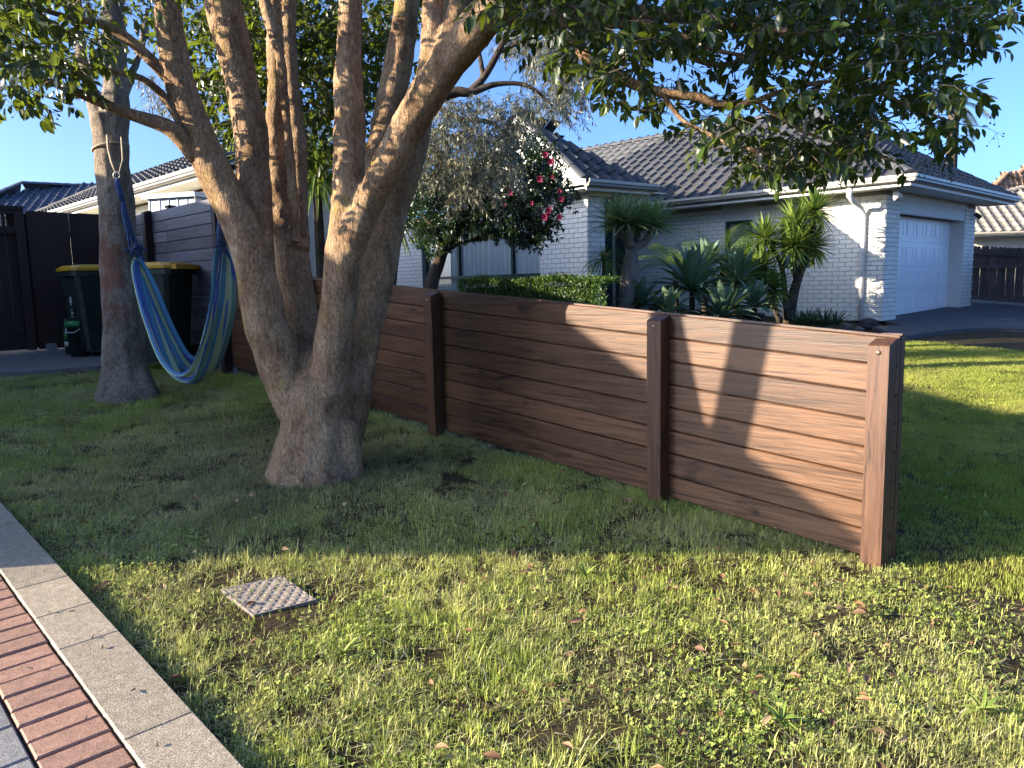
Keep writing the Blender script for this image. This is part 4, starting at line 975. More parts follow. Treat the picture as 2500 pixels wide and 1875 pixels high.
while n < 210:
    x, y = inside_px(LEFT); 
    if x > 230 and random.random() < .8: continue
    p = at(x, y - 60, T - .75 + random.uniform(-.6, .5)); a = random.uniform(0, 6.3)
    pts = cr.twig(p, (math.cos(a), math.sin(a), random.uniform(-.4, .1)), random.uniform(.15, .28), random.randint(6, 10), .078, .5, .9, hang=.8); n += 1
    if random.random() < .1: cr.berries.append(pts[-1])
BACK = [(430, -60), (1120, -60), (1100, 20), (960, 100), (930, 260), (880, 400), (800, 360), (760, 330), (700, 420), (640, 400), (560, 330), (470, 220)]
n = 0
while n < 950:
    x, y = inside_px(BACK); d = random.uniform(T + .5, T + 2.0); p = at(x, y, d); a = random.uniform(0, 6.3)
    cr.twig(p, (math.cos(a), math.sin(a), random.uniform(-.4, .3)), random.uniform(.2, .35), random.randint(9, 14), .075, .4, .9); n += 1
n = 0                   # crown above the frame
while n < 520:
    x = random.uniform(-500, 2500); y = random.uniform(-900, -60); d = random.uniform(T - 1.3, T + 1.8); p = at(x, y, d); a = random.uniform(0, 6.3)
    if p.z > 5.2: continue
    cr.twig(p, (math.cos(a), math.sin(a), .1), .35, 12, .085, .4, .9, tube=False); n += 1
P_, D_, U_, S_ = cr.arrays()
# the 300 leaves that show largest become parts of their own
q = P_ - np.array(CAM); dep = q @ np.array(FW); X_ = 1250 + F * (q @ np.array(RT)) / dep; Y_ = 937.5 - F * (q @ np.array(UP)) / dep
edge_score = S_ / dep + np.where((X_ > 10) & (X_ < 2490) & (Y_ > 10), 0, -9)
order = np.argsort(-edge_score); near = order[:300]; rest = order[300:]
VV, FF = leaves(P_[rest], D_[rest], U_[rest], S_[rest], LEAF); rr = np.repeat(np.clip(rng.normal(.45, .22, len(rest)), 0, 1), len(LEAF[0]))
o = npobj('crown', VV, FF, MAT['leaf'], tree, rr, True); o['kind'] = 'stuff'
lme = npmesh('leaf', LEAF[0], LEAF[1], MAT['leaf_o'], None, True); R_ = frames(D_[near], U_[near]); off = np.array(worldloc(tree))
for i, j in enumerate(near):
    ob = bpy.data.objects.new('leaf', lme); link(ob, tree)
    M_ = Matrix(R_[i].tolist()).to_4x4() @ Matrix.Scale(float(S_[j]), 4); M_.translation = Vector((P_[j] - off).tolist()); ob.matrix_local = M_
o = cr.tw.build('twigs', MAT['twig'], tree); o['kind'] = 'stuff'
k = MB(); 
for p in cr.berries:
    for _ in range(random.randint(2, 5)):
        c = Vector(p) + Vector((random.uniform(-.04, .04), random.uniform(-.04, .04), random.uniform(-.09, -.01))); r_ = .0055
        k.tube([Vector(p), c], .0008, 3, False)
        vs_ = [c + Vector(v) * r_ for v in ((1, 0, 0), (-1, 0, 0), (0, 1, 0), (0, -1, 0), (0, 0, 1), (0, 0, -1), (.6, .6, .5), (-.6, .6, .5), (.6, -.6, .5), (-.6, -.6, .5), (.6, .6, -.5), (-.6, .6, -.5), (.6, -.6, -.5), (-.6, -.6, -.5))]
        k.add(vs_, [(0, 6, 8), (0, 8, 12), (0, 12, 10), (0, 10, 6), (1, 9, 7), (1, 13, 9), (1, 11, 13), (1, 7, 11), (2, 7, 6), (2, 6, 10), (2, 10, 11), (2, 11, 7), (3, 8, 9), (3, 12, 8), (3, 13, 12), (3, 9, 13), (4, 6, 7), (4, 7, 9), (4, 9, 8), (4, 8, 6), (5, 10, 12), (5, 12, 13), (5, 13, 11), (5, 11, 10)])
o = k.build('berries', MAT['berry'], tree, True); o['kind'] = 'stuff'

# ---- the tree on the left that holds the hammock
l0 = gpt(ong(305, 962) + Vector((0, .15, 0))); LT = 7.35
ltree = thing('hammock_tree', 'grey barked tree with rust red stain at left holding the hammock', 'tree', l0)
mb = MB()
for st in [
 [(312, 1010, LT, 88), (310, 965, LT, 74), (308, 930, LT, 62), (306, 890, LT, 54), (300, 766, LT, 48), (288, 671, LT, 41), (287, 577, LT, 41), (284, 482, LT, 42), (274, 400, LT, 37), (266, 330, LT, 37), (262, 285, LT, 40)],
 [(250, 330, LT, 24), (240, 275, LT, 22), (222, 215, LT, 16), (200, 150, LT + .1, 14), (190, 40, LT + .2, 12), (180, -100, LT + .2, 10)],
 [(278, 400, LT, 34), (280, 285, LT, 33), (281, 180, LT, 28), (279, 60, LT, 27), (275, -60, LT, 25), (270, -400, LT, 16)],
 [(296, 250, LT, 10), (320, 190, LT + .1, 9), (345, 120, LT + .2, 7), (360, 20, LT + .3, 5)],
 [(262, 1000, LT - .05, 26), (275, 930, LT - .08, 24), (285, 880, LT, 20)], [(365, 1000, LT - .05, 28), (345, 930, LT - .06, 24), (330, 870, LT, 20)]]: pxtube(mb, st, 12, 4)
remeshed(mb, .014, 'trunk', MAT['bark2'], ltree, ((.018, 4), (.010, 12)), 2)
cr2 = Crown()
for _ in range(260):
    x, y = inside_px([(-60, -200), (520, -200), (500, 40), (470, 110), (330, 110), (120, 180), (-60, 120)]); p = at(x, y, LT + random.uniform(-.6, 1.2)); a = random.uniform(0, 6.3)
    cr2.twig(p, (math.cos(a), math.sin(a), -.1), .35, 14, .075, .4)
P_, D_, U_, S_ = cr2.arrays(); VV, FF = leaves(P_, D_, U_, S_, OVAL)
o = npobj('crown', VV, FF, MAT['leaf'], ltree, np.repeat(np.clip(rng.normal(.5, .25, len(P_)), 0, 1), len(OVAL[0]))); o['kind'] = 'stuff'
cr2.tw.build('twigs', MAT['twig'], ltree)['kind'] = 'stuff'
# ---- grey-leaved tree behind the low fence
og = thing('olive_tree', 'grey-green narrow-leaved tree drooping in front of the gable', 'tree', gpt(at(935, 800, 9.6)))
OD = 9.6; mb = MB()
for st in [[(930, 900, OD, 24), (945, 700, OD, 22), (975, 480, OD, 20), (1010, 330, OD, 19), (1060, 252, OD, 17), (1110, 225, OD, 14), (1150, 225, OD, 11), (1215, 205, OD, 7), (1290, 210, OD, 5), (1350, 260, OD, 3)],
           [(1150, 222, OD, 10), (1180, 190, OD, 9), (1215, 130, OD, 8), (1255, 40, OD, 6), (1290, -60, OD, 4)], [(1180, 190, OD, 7), (1170, 130, OD, 5), (1150, 60, OD, 4), (1160, -40, OD, 3)],
           [(1215, 130, OD, 5), (1300, 90, OD, 4), (1380, 60, OD, 3)], [(1060, 252, OD, 9), (1120, 290, OD - .3, 7), (1200, 300, OD - .3, 5), (1260, 350, OD - .3, 3)], [(1010, 330, OD, 10), (1080, 380, OD - .4, 8), (1160, 430, OD - .4, 5)]]: pxtube(mb, st, 8, 4)
mb.build('trunk', MAT['bark_dark'], og, True)
def narrow_crown(tr, regions, mat, tmpl, size, hang, tube=True):
    c = Crown()
    for poly, cnt, d0, d1, nl, L in regions:
        for _ in range(cnt):
            x, y = inside_px(poly); p = at(x, y - 15, random.uniform(d0, d1)); a = random.uniform(0, 6.3)
            c.twig(p, (math.cos(a), math.sin(a), random.uniform(-.5, .3)), random.uniform(.6, 1.2) * L, nl, size, 1.0, .7, .003, hang, tube)
    P_, D_, U_, S_ = c.arrays(); VV, FF = leaves(P_, D_, U_ + rvec(len(P_), .8), S_, tmpl)
    o = npobj('crown', VV, FF, MAT[mat], tr, np.repeat(np.clip(rng.normal(.45, .26, len(P_)), 0, 1), len(tmpl[0]))); o['kind'] = 'stuff'
    if tube: c.tw.build('twigs', MAT['twig'], tr)['kind'] = 'stuff'
narrow_crown(og, [
 ([(1010, 330), (1060, 270), (1160, 235), (1280, 245), (1305, 290), (1265, 340), (1245, 420), (1200, 475), (1120, 475), (1040, 440)], 470, OD - 1.0, OD + .3, 26, .35),
 ([(1090, 340), (1200, 330), (1260, 420), (1230, 500), (1120, 500)], 50, OD - 1.2, OD - .8, 26, .4),
 ([(1230, 90), (1330, 60), (1440, 140), (1440, 230), (1380, 300), (1330, 290), (1290, 200)], 300, OD - .3, OD + .8, 22, .32),
 ([(1100, -40), (1420, -40), (1420, 110), (1300, 130), (1160, 60)], 140, OD, OD + 1, 18, .3),
 ([(890, -30), (990, -30), (980, 110), (920, 130)], 60, OD, OD + 1.2, 20, .3),
 ([(950, 330), (1010, 300), (1030, 440), (960, 480)], 40, OD - .3, OD + .5, 22, .35),
 ([(330, 190), (420, 190), (480, 290), (470, 330), (400, 300)], 50, OD, OD + .6, 18, .3)], 'olive', NARROW, .085, .7)

# ---- pink camellia behind the fence
cm = thing('camellia_bush', 'dark glossy camellia with pink flowers before the curtained window', 'bush', gpt(at(1050, 760, 11.2)))
CD_ = 11.2; mb = MB()
for st in [[(1040, 800, CD_, 20), (1052, 700, CD_, 17), (1072, 640, CD_, 15), (1085, 600, CD_, 13), (1110, 560, CD_, 10), (1150, 500, CD_, 7)], [(1082, 615, CD_, 9), (1120, 592, CD_, 7), (1170, 580, CD_, 5), (1230, 550, CD_, 4)], [(1085, 600, CD_, 8), (1060, 560, CD_, 6), (1030, 520, CD_, 4)]]: pxtube(mb, st, 8, 4)
mb.build('trunk', MAT['bark_dark'], cm, True)
CAMP = [(1000, 470), (1060, 420), (1150, 400), (1240, 350), (1300, 330), (1350, 360), (1370, 430), (1395, 475), (1365, 540), (1340, 590), (1270, 590), (1180, 575), (1100, 590), (1040, 600), (1010, 560)]
narrow_crown(cm, [(CAMP, 1150, CD_ - .6, CD_ + .6, 18, .25), ([(1020, 560), (1120, 560), (1100, 620), (1040, 640)], 25, CD_ - .3, CD_ + .3, 14, .2), ([(1250, 570), (1330, 570), (1310, 615), (1270, 610)], 30, CD_ - .3, CD_ + .3, 14, .2)], 'camellia', OVAL, .075, .2, False)
def flower(parent, c, r_):
    k = MB()
    for ring, (nn, el, sc) in enumerate(((6, .25, 1.0), (5, .7, .75), (4, 1.15, .5))):
        for i in range(nn):
            a = 2 * math.pi * i / nn + ring; d = Vector((math.cos(a) * math.cos(el), -math.sin(el) , math.sin(a) * math.cos(el))); sd = Vector((-math.sin(a), 0, math.cos(a)))
            k.add([c, c + d * r_ * sc * .6 + sd * r_ * .38 * sc, c + d * r_ * sc, c + d * r_ * sc * .6 - sd * r_ * .38 * sc], [(0, 1, 2, 3)])
    return k.build('flower', MAT['petal'], parent)
for x, y, r_ in ((1332, 379, 9), (1345, 395, 10), (1318, 437, 10), (1348, 432, 6), (1246, 468, 11), (1232, 500, 5), (1298, 496, 6), (1340, 514, 10), (1330, 530, 10), (1366, 468, 8), (1371, 486, 8), (1366, 530, 8)):
    flower(cm, at(x, y, CD_ - .68), r_ * CD_ / F * .95)

# ================================================================== GARDEN PLANTS
def blade(base, d, L, wd, droop, seg=5, fold=.25, taper=1.2, upv=Vector((0, 0, 1))):
    """arching strap leaf as (verts, quads)"""
    d = Vector(d).normalized(); side = d.cross(upv)
    if side.length < 1e-3: side = Vector((1, 0, 0))
    side.normalize(); p = Vector(base); vs_ = []; 
    for i in range(seg + 1):
        t = i / seg; w_ = wd * (min(1, .55 + t * 2.2)) * (1 - t ** (1 + taper * 1.6)) * .5; nrm = side.cross(d).normalized()
        vs_ += [p + side * w_ + nrm * w_ * fold, p - nrm * w_ * fold * .5, p - side * w_ + nrm * w_ * fold]
        d = (d + Vector((0, 0, -droop / seg))).normalized(); p = p + d * L / seg
    fs = []
    for i in range(seg):
        b = i * 3; fs += [(b, b + 1, b + 4, b + 3), (b + 1, b + 2, b + 5, b + 4)]
    return vs_, fs
def rosette(name, c, n, L, wd, mat, parent, el0=-.2, el1=1.5, droop=.6, axis=None, seg=5, fold=.25, taper=1.0):
    """a head of leaves as one part; 'rnd' varies per leaf"""
    VV = []; FF = []; rr = []; q = Vector((0, 0, 1)).rotation_difference(Vector(axis).normalized()) if axis else None
    for i in range(n):
        a = i * 2.39996 + random.uniform(-.2, .2); t = (i + .5) / n; el = el0 + (el1 - el0) * t + random.uniform(-.1, .1)
        d = Vector((math.cos(a) * math.cos(el), math.sin(a) * math.cos(el), math.sin(el)))
        if q: d = q @ d
        v, f = blade(Vector(c) + d * .02, d, L * random.uniform(.8, 1.1) * (.75 + .25 * math.cos(el)), wd, droop * random.uniform(.6, 1.3), seg, fold, taper)
        b = len(VV); VV += [tuple(x) for x in v]; FF += [tuple(b + k_ for k_ in g) for g in f]; rr += [min(1, max(0, random.gauss(.45, .22)))] * len(v)
    o = npobj(name, np.array(VV), np.array(FF), MAT[mat], parent, np.array(rr), True); o['kind'] = 'stuff'; return o
# hedge
hd = thing('low_hedge', 'clipped low green hedge along the back of the low fence', 'hedge', gpt(at(1300, 800, 11.0)))
h0, h1 = at(1120, 700, 11.9), at(1480, 700, 10.7); hd_d = (h1 - h0); hd_d.z = 0; hL = hd_d.length; hd_d.normalize(); hn = Vector((-hd_d.y, hd_d.x, 0)); n = 15000
ts = rng.uniform(0, hL, n); top = rng.random(n) < .5; zt = 1.36 + .03 * np.sin(ts * 5) + rng.normal(0, .02, n)
zz = np.where(top, zt - np.abs(rng.normal(0, .03, n)), rng.uniform(.75, 1.38, n)); yy = np.where(top, rng.uniform(-.05, .55, n), rng.normal(0, .035, n))
P_ = np.stack([h0.x + hd_d.x * ts + hn.x * yy, h0.y + hd_d.y * ts + hn.y * yy, zz], -1); D_ = rvec(n, .5) + np.array([0, 0, .9]) - np.array(hn)[None] * .25
VV, FF = leaves(P_, D_, rvec(n), rng.uniform(.03, .055, n), OVAL); o = npobj('foliage', VV, FF, MAT['hedge'], hd, np.repeat(rng.random(n), len(OVAL[0]))); o['kind'] = 'stuff'
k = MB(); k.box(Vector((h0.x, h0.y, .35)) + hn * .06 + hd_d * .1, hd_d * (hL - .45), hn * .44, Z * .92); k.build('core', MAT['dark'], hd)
# dragon tree
DT = 11.5; dt = thing('dragon_tree', 'dragon tree with swollen grey trunk and fan of stiff leaves', 'tree', gpt(at(1530, 800, DT)))
mb = MB()
for st in [[(1524, 830, DT, 19), (1528, 750, DT, 19), (1534, 690, DT, 20), (1540, 640, DT, 19), (1544, 610, DT, 15), (1545, 596, DT, 12)], [(1542, 608, DT, 12), (1528, 585, DT, 10), (1510, 560, DT, 9), (1506, 545, DT, 9)], [(1545, 605, DT - .1, 10), (1536, 580, DT - .1, 8), (1530, 548, DT - .1, 8)],
           [(1548, 605, DT, 11), (1572, 592, DT, 10), (1590, 568, DT, 9), (1598, 552, DT, 8)], [(1546, 605, DT + .1, 9), (1555, 580, DT + .1, 8), (1560, 552, DT + .1, 7)]]: pxtube(mb, st, 12, 3)
remeshed(mb, .018, 'trunk', plain('dragon_bark', (.17, .145, .12), (.10, .085, .072), 12, .85, .7, 40), dt, ((.006, 18),), 1)
for x, y, d in ((1504, 545, DT), (1530, 545, DT - .12), (1598, 552, DT), (1562, 550, DT + .1)): rosette('leaf_head', at(x, y, d), 130, .56, .034, 'dragon', dt, -.3, 1.3, .25)
# agave clump: every leaf a part
def agave(label, x, y, d, n, L, wd, el0=.1):
    c = at(x, y, d); th = thing('agave', label, 'agave', Vector((c.x, c.y, gz(c.x, c.y))), 'agaves in the front bed')
    k = MB(); k.tube([Vector((c.x, c.y, gz(c.x, c.y) - .02)), c], [.06, .04], 8); k.build('stem', MAT['bark_dark'], th)
    for i in range(n):
        a = i * 2.39996 + random.uniform(-.15, .15); t = (i + .5) / n; el = el0 + (1.4 - el0) * t; dd = Vector((math.cos(a) * math.cos(el), math.sin(a) * math.cos(el), math.sin(el)))
        side = dd.cross(Z).normalized(); p = c + dd * .03; l = L * random.uniform(.85, 1.1); vs_ = []; seg = 7; e = dd.copy()
        for s_ in range(seg + 1):
            u_ = s_ / seg; w_ = wd * (.35 + 1.9 * u_ - 1.15 * u_ * u_ - 1.10 * u_ ** 5); w_ = max(w_, 0) * .5; nr = side.cross(e).normalized()
            vs_ += [p + side * w_ + nr * w_ * .45, p, p - side * w_ + nr * w_ * .45]; e = (e + Vector((0, 0, -.05 if t > .5 else -.09))).normalized(); p = p + e * l / seg
        fs = []
        for s_ in range(seg): b = s_ * 3; fs += [(b, b + 1, b + 4, b + 3), (b + 1, b + 2, b + 5, b + 4)]
        k = MB(); k.add(vs_, fs); k.build('leaf', MAT['agave'], th, True)
agave('large blue-green agave in the middle of the front bed', 1690, 712, 12.0, 46, .72, .135, -.05)
agave('blue-green agave behind and right of the largest one', 1798, 694, 12.9, 40, .66, .125, -.05)
agave('low agave just left of the largest one', 1565, 752, 11.6, 26, .50, .115)
agave('low agave half hidden by the fence top under the right fern', 1765, 778, 11.5, 34, .58, .12)
agave('small agave low between dragon tree and largest agave', 1632, 772, 11.3, 24, .46, .11)
agave('agave at the far side between the two ferns', 1722, 668, 13.4, 34, .58, .12, -.05)
agave('agave low at the right end of the clump before the yucca', 1842, 752, 12.2, 28, .50, .11)
# ferns
def fern(label, x, y, d, fronds):
    c = at(x, y, d); th = thing('tree_fern', label, 'fern', Vector((c.x, c.y, gz(c.x, c.y))))
    k = MB(); k.tube([Vector((c.x, c.y, gz(c.x, c.y))), c], [.06, .05], 8); k.build('trunk', MAT['bark_dark'], th)
    for a, el, L in fronds:
        dd = Vector((math.cos(a) * math.cos(el), math.sin(a) * math.cos(el), math.sin(el))); p = c.copy(); VV = []; FF = []; n = 26; spine = [p.copy()]
        for i in range(n): dd = (dd + Vector((0, 0, -.055))).normalized(); p = p + dd * L / n; spine.append(p.copy())
        for i in range(1, n):
            t = i / n; w_ = .26 * math.sin(math.pi * min(1, t * .9 + .12)) ** .8; d0 = (spine[i + 1] - spine[i - 1]).normalized(); sd = d0.cross(Z).normalized()
            for sg in (1, -1):
                tip = spine[i] + sd * sg * w_ + d0 * w_ * .5 - Z * w_ * .35
                for m_ in range(6):
                    f0 = spine[i].lerp(tip, m_ / 6); f1 = spine[i].lerp(tip, (m_ + .9) / 6); ww = .022 * (1 - m_ / 8)
                    b = len(VV); VV += [tuple(f0), tuple(f1 + d0 * ww), tuple(f1 - d0 * ww * .8)]; FF.append((b, b + 1, b + 2))
        o = npobj('frond', np.array(VV), np.array(FF), MAT['fern'], th, np.repeat(rng.random(len(FF)), 3)); o['kind'] = 'stuff'
fern('arching fern left of the tall window by the white wall', 1650, 655, 13.4, [(a, random.uniform(.6, 1.2), random.uniform(.85, 1.15)) for a in (0.2, 1.0, 1.9, 2.7, 3.4, 4.0, 4.7, 5.5)])
fern('light green fern directly before the tall narrow window', 1765, 640, 13.6, [(a, random.uniform(.7, 1.25), random.uniform(.85, 1.15)) for a in (0.1, .8, 1.6, 2.5, 3.2, 4.1, 4.9, 5.6)])
# yucca against the garage wall
YD = 13.6; yu = thing('yucca', 'yucca with several spiky heads against the white garage wall', 'yucca', gpt(at(1945, 780, YD)))
mb = MB()
for st in [[(1925, 800, YD, 16), (1932, 740, YD, 14), (1945, 690, YD, 11), (1958, 655, YD, 9), (1975, 610, YD, 8), (1988, 540, YD, 6)], [(1945, 690, YD, 9), (1943, 640, YD, 7), (1942, 580, YD, 6)], [(1920, 780, YD - .1, 8), (1915, 700, YD - .1, 7), (1905, 640, YD - .1, 6), (1880, 600, YD - .1, 5)], [(1905, 790, YD - .2, 7), (1880, 720, YD - .2, 6), (1862, 660, YD - .2, 5)]]: pxtube(mb, st, 8, 3)
mb.build('trunk', MAT['bark_dark'], yu, True)
for x, y, d, L, ax in ((1988, 515, YD, .58, (.25, 0, 1)), (1942, 548, YD - .1, .60, (-.1, -.3, 1)), (1980, 600, YD + .1, .5, (.5, 0, .6)), (1866, 585, YD - .15, .58, (-.35, -.3, .9)), (1935, 600, YD - .3, .55, (.1, -.8, .5)), (1858, 655, YD - .3, .50, (-.3, -.7, .6)), (1885, 705, YD - .4, .45, (.05, -.9, .5)), (1830, 640, YD - .1, .4, (-.7, -.2, .5))):
    rosette('leaf_head', at(x, y, d), 100, L, .058, 'yucca', yu, -.75, 1.35, .25, ax, 4, .3, .9)
pot = thing('plant_pot', 'black pot low behind the fence beside the yucca', 'pot', gpt(at(1835, 790, 12.6))); c = worldloc(pot); k = MB(); k.lathe([(.14, 0), (.19, .28), (.21, .28), (.21, .32), (.17, .32), (.16, .26)], c, 14); k.build('body', MAT['pot'], pot, True)
# spiky clumps, grassy plant by the door, rocks
for lab, x, y, d, n, L in (('spiky grey-green aloe clump beside the garage wall', 2010, 790, 13.0, 60, .42), ('spiky aloe clump below the yucca trunk', 1945, 785, 12.8, 55, .40)):
    c = at(x, y, d); c.z = gz(c.x, c.y) + .06; th = thing('aloe_clump', lab, 'aloe', Vector((c.x, c.y, gz(c.x, c.y))))
    for j in range(4): rosette('leaf_head', c + Vector((random.uniform(-.2, .2), random.uniform(-.15, .15), .02)), n // 2, L, .032, 'aloe', th, .1, 1.3, .5, None, 4, .4)
c = at(1475, 640, 11.6); pg = thing('ponytail_plant', 'fountain of thin drooping leaves beside the front door', 'plant', gpt(Vector((c.x, c.y, 0)))); rosette('leaf_head', c, 90, .62, .016, 'strap', pg, .2, 1.4, 2.6, None, 7)
k = MB(); k.tube([gpt(Vector((c.x, c.y, 0))), c], [.06, .03], 8); k.build('stem', MAT['bark_dark'], pg)
def rock(label, x, y, d, sx, sy, sz, mat, seed):
    c = at(x, y, d); c.z = gz(c.x, c.y); bm = bmesh.new(); bmesh.ops.create_icosphere(bm, subdivisions=3, radius=1)
    for v in bm.verts:
        q_ = v.co * 1.3 + Vector((seed, seed * 2, 0)); f_ = 1 + .35 * noise.noise(q_) + .12 * noise.noise(q_ * 3.1); v.co = Vector((v.co.x * sx * f_, v.co.y * sy * f_, max(v.co.z, -.4) * sz * f_))
    me = bpy.data.meshes.new('rock'); bm.to_mesh(me); bm.free(); me.materials.append(MAT[mat]); o = bpy.data.objects.new('rock', me); link(o); o.location = c + Z * sz * .25; tag(o, label, 'rock', 'rocks by the garage')
rock('dark rock at the foot of the downpipe', 2122, 772, 13.7, .17, .14, .13, 'rock', 1.3); rock('pale brown rock left of the dark one by the wall', 2062, 782, 13.3, .13, .11, .09, 'rock2', 4.1)
rock('small flat stone beside the driveway edge', 2095, 790, 13.1, .10, .08, .05, 'rock2', 7.7)
# cabbage tree style straps behind the main tree
for lab, x, y, d, n, L, wd, dr, el in (('light green cabbage tree head seen between the stems', 772, 430, 8.6, 120, .75, .045, 1.1, -.4), ('cabbage tree with long drooping leaves right of the stems', 935, 520, 8.9, 110, .85, .04, 2.2, -.2)):
    c = at(x, y, d); th = thing('cabbage_tree', lab, 'tree', gpt(Vector((c.x, c.y, 0)))); k = MB(); k.tube([gpt(Vector((c.x, c.y, 0))), c], [.07, .05], 8); k.build('trunk', MAT['bark_dark'], th); rosette('leaf_head', c, n, L, wd, 'strap', th, el, 1.4, dr, None, 7)
# far palm behind the garage roof
c = at(2330, 250, 24); pm = thing('palm', 'far palm with feathery fronds above the garage roof', 'palm', gpt(Vector((c.x, c.y, 0)))); k = MB(); k.tube([gpt(Vector((c.x, c.y, 0))), c], [.2, .16], 10); k.build('trunk', MAT['bark_dark'], pm)
for a, el, L in ((0, .25, 1.5), (.5, -.1, 1.4), (5.6, .6, 1.4), (3.1, .3, 1.5), (2.6, -.1, 1.4), (1.2, .8, 1.4), (4.5, .5, 1.4), (5.2, -.3, 1.3), (3.8, .9, 1.3), (0.2, -.55, 1.6)):
    dd = Vector((math.cos(a) * math.cos(el), math.sin(a) * math.cos(el), math.sin(el))); p = c.copy(); VV = []; FF = []; n = 30
    for i in range(n):
        dd = (dd + Vector((0, 0, -.05))).normalized(); q_ = p + dd * L / n; sd = dd.cross(Z).normalized(); l = .42 * math.sin(math.pi * min(1, i / n + .12)) ** .6
        for sg in (1, -1):
            tip = p + sd * sg * l * .6 + dd * l * .8 - Z * l * .25; b = len(VV); VV += [tuple(p), tuple(q_), tuple(tip)]; FF.append((b, b + 1, b + 2))
        p = q_
    o = npobj('frond', np.array(VV), np.array(FF), MAT['palm'], pm, np.repeat(rng.random(len(FF)), 3)); o['kind'] = 'stuff'

# ================================================================== BINS
def bin_(label, x, y, d, rot, h=1.08):
    c = at(x, y, d); c.z = gz(c.x, c.y) + .02; th = thing('wheelie_bin', label, 'bin', c, 'wheelie bins by the fence')
    R_ = Matrix.Rotation(rot, 3, 'Z'); T_ = lambda x_, y_, z_: c + R_ @ Vector((x_, y_, z_))
    def ring(w_, dp, z_, ch=.04): return [T_(sx * a_, sy * b_, z_) for sx, sy, a_, b_ in ((-1, -1, w_ - ch, dp), (1, -1, w_ - ch, dp), (1, -1, w_, dp - ch), (1, 1, w_, dp - ch), (1, 1, w_ - ch, dp), (-1, 1, w_ - ch, dp), (-1, 1, w_, dp - ch), (-1, -1, w_, dp - ch))]
    k = MB(); lv = [(.215, .25, .05), (.25, .29, h * .55), (.275, .325, h - .13), (.275, .325, h - .12), (.29, .36, h - .115), (.29, .36, h - .06), (.28, .34, h - .055)]
    vs_ = []; 
    for w_, dp, z_ in lv: vs_ += ring(w_, dp, z_)
    fs = [(i * 8 + j, i * 8 + (j + 1) % 8, i * 8 + 8 + (j + 1) % 8, i * 8 + 8 + j) for i in range(len(lv) - 1) for j in range(8)] + [tuple(range(8))[::-1]]
    k.add(vs_, fs)
    for xx in (-.18, .18): k.box(T_(xx - .012, -.30, .1), R_ @ Vector((.024, 0, 0)), R_ @ Vector((0, .03, 0)), Z * (h * .5))
    k.build('body', MAT['bin'], th)
    k = MB(); vs_ = []
    for w_, dp, z_, ch in ((.295, .365, h - .05, .05), (.295, .365, h - .02, .05), (.26, .32, h + .015, .08), (.15, .2, h + .025, .08)): vs_ += ring(w_, dp, z_, ch)
    k.add(vs_, [(i * 8 + j, i * 8 + (j + 1) % 8, i * 8 + 8 + (j + 1) % 8, i * 8 + 8 + j) for i in range(3) for j in range(8)] + [tuple(range(24, 32))])
    k.box(T_(-.24, .34, h - .06), R_ @ Vector((.48, 0, 0)), R_ @ Vector((0, .09, 0)), Z * .05); k.build('lid', MAT['bin_lid'], th)
    for sx in (-1, 1):
        k = MB(); k.tube([T_(sx * .27, .30, .10), T_(sx * .225, .30, .10)], .10, 14); k.build('wheel', MAT['pot'], th)
    # printed emblem and number on the front
    k = MB(); zc = h * .62; yf = -.305 - .0; n = 16
    for j in range(n):
        a0, a1 = 2 * math.pi * j / n, 2 * math.pi * (j + 1) / n; f = lambda a_, r_: T_(r_ * .7 * math.cos(a_), -.314, zc + r_ * math.sin(a_)); k.add([f(a0, .055), f(a1, .055), f(a1, .043), f(a0, .043)], [(0, 1, 2, 3)])
    k.box(T_(-.012, -.316, zc - .03), R_ @ Vector((.024, 0, 0)), R_ @ Vector((0, .004, 0)), Z * .06)
    for zz_, ww in ((-.12, .05), (-.15, .06), (-.165, .06), (-.20, .045)): k.box(T_(-ww * .5, -.313, zc + zz_), R_ @ Vector((ww, 0, 0)), R_ @ Vector((0, .005, 0)), Z * .010)
    k.build('print', MAT['print'], th); return th
bin_('dark green wheelie bin with yellow lid standing behind the left tree', 252, 872, 9.75, math.radians(-42))
bin_('dark green wheelie bin with yellow lid behind the hammock', 396, 880, 9.0, math.radians(-100), 1.14)
c = at(196, 872, 9.55); c.z = gz(c.x, c.y) + .012; sb = thing('food_bin', 'small dark bucket with bright green lid beside the left wheelie bin', 'bucket', c)
k = MB(); k.lathe([(.105, 0), (.13, .36), (.135, .36), (.135, .38)], c, 16); k.build('body', MAT['bin'], sb, True); k = MB(); k.lathe([(.142, .37), (.142, .41), (.125, .435), (.04, .44)], c, 16); k.build('lid', MAT['green_lid'], sb, True)
k = MB(); k.tube([c + Vector((-.13, -.02, .40)), c + Vector((-.05, -.16, .30)), c + Vector((.05, -.16, .30)), c + Vector((.13, -.02, .40))], .006, 6); k.build('handle', MAT['print'], sb, True)
c2 = at(172, 872, 9.7); c2.z = gz(c2.x, c2.y) + .012; bt = thing('spray_bottle', 'slim bottle with green and cream label beside the small bucket', 'bottle', c2)
k = MB(); k.lathe([(.05, 0), (.05, .3), (.03, .36), (.03, .45)], c2, 12); k.build('body', MAT['bin'], bt, True); k = MB(); k.lathe([(.0515, .18), (.0515, .28)], c2, 12); k.build('label', MAT['green_lid'], bt, True); k = MB(); k.lathe([(.0515, .1), (.0515, .16)], c2, 12); k.build('label', MAT['cream'], bt, True)
st_ = MB(); q0 = c + Vector((.06, .12, .42)); st_.tube([q0, q0 + Vector((-.20, .03, .20))], [.011, .013], 8); o = st_.build('stick', MAT['rope']); tag(o, 'short pale stick leaning out above the small bucket', 'stick')

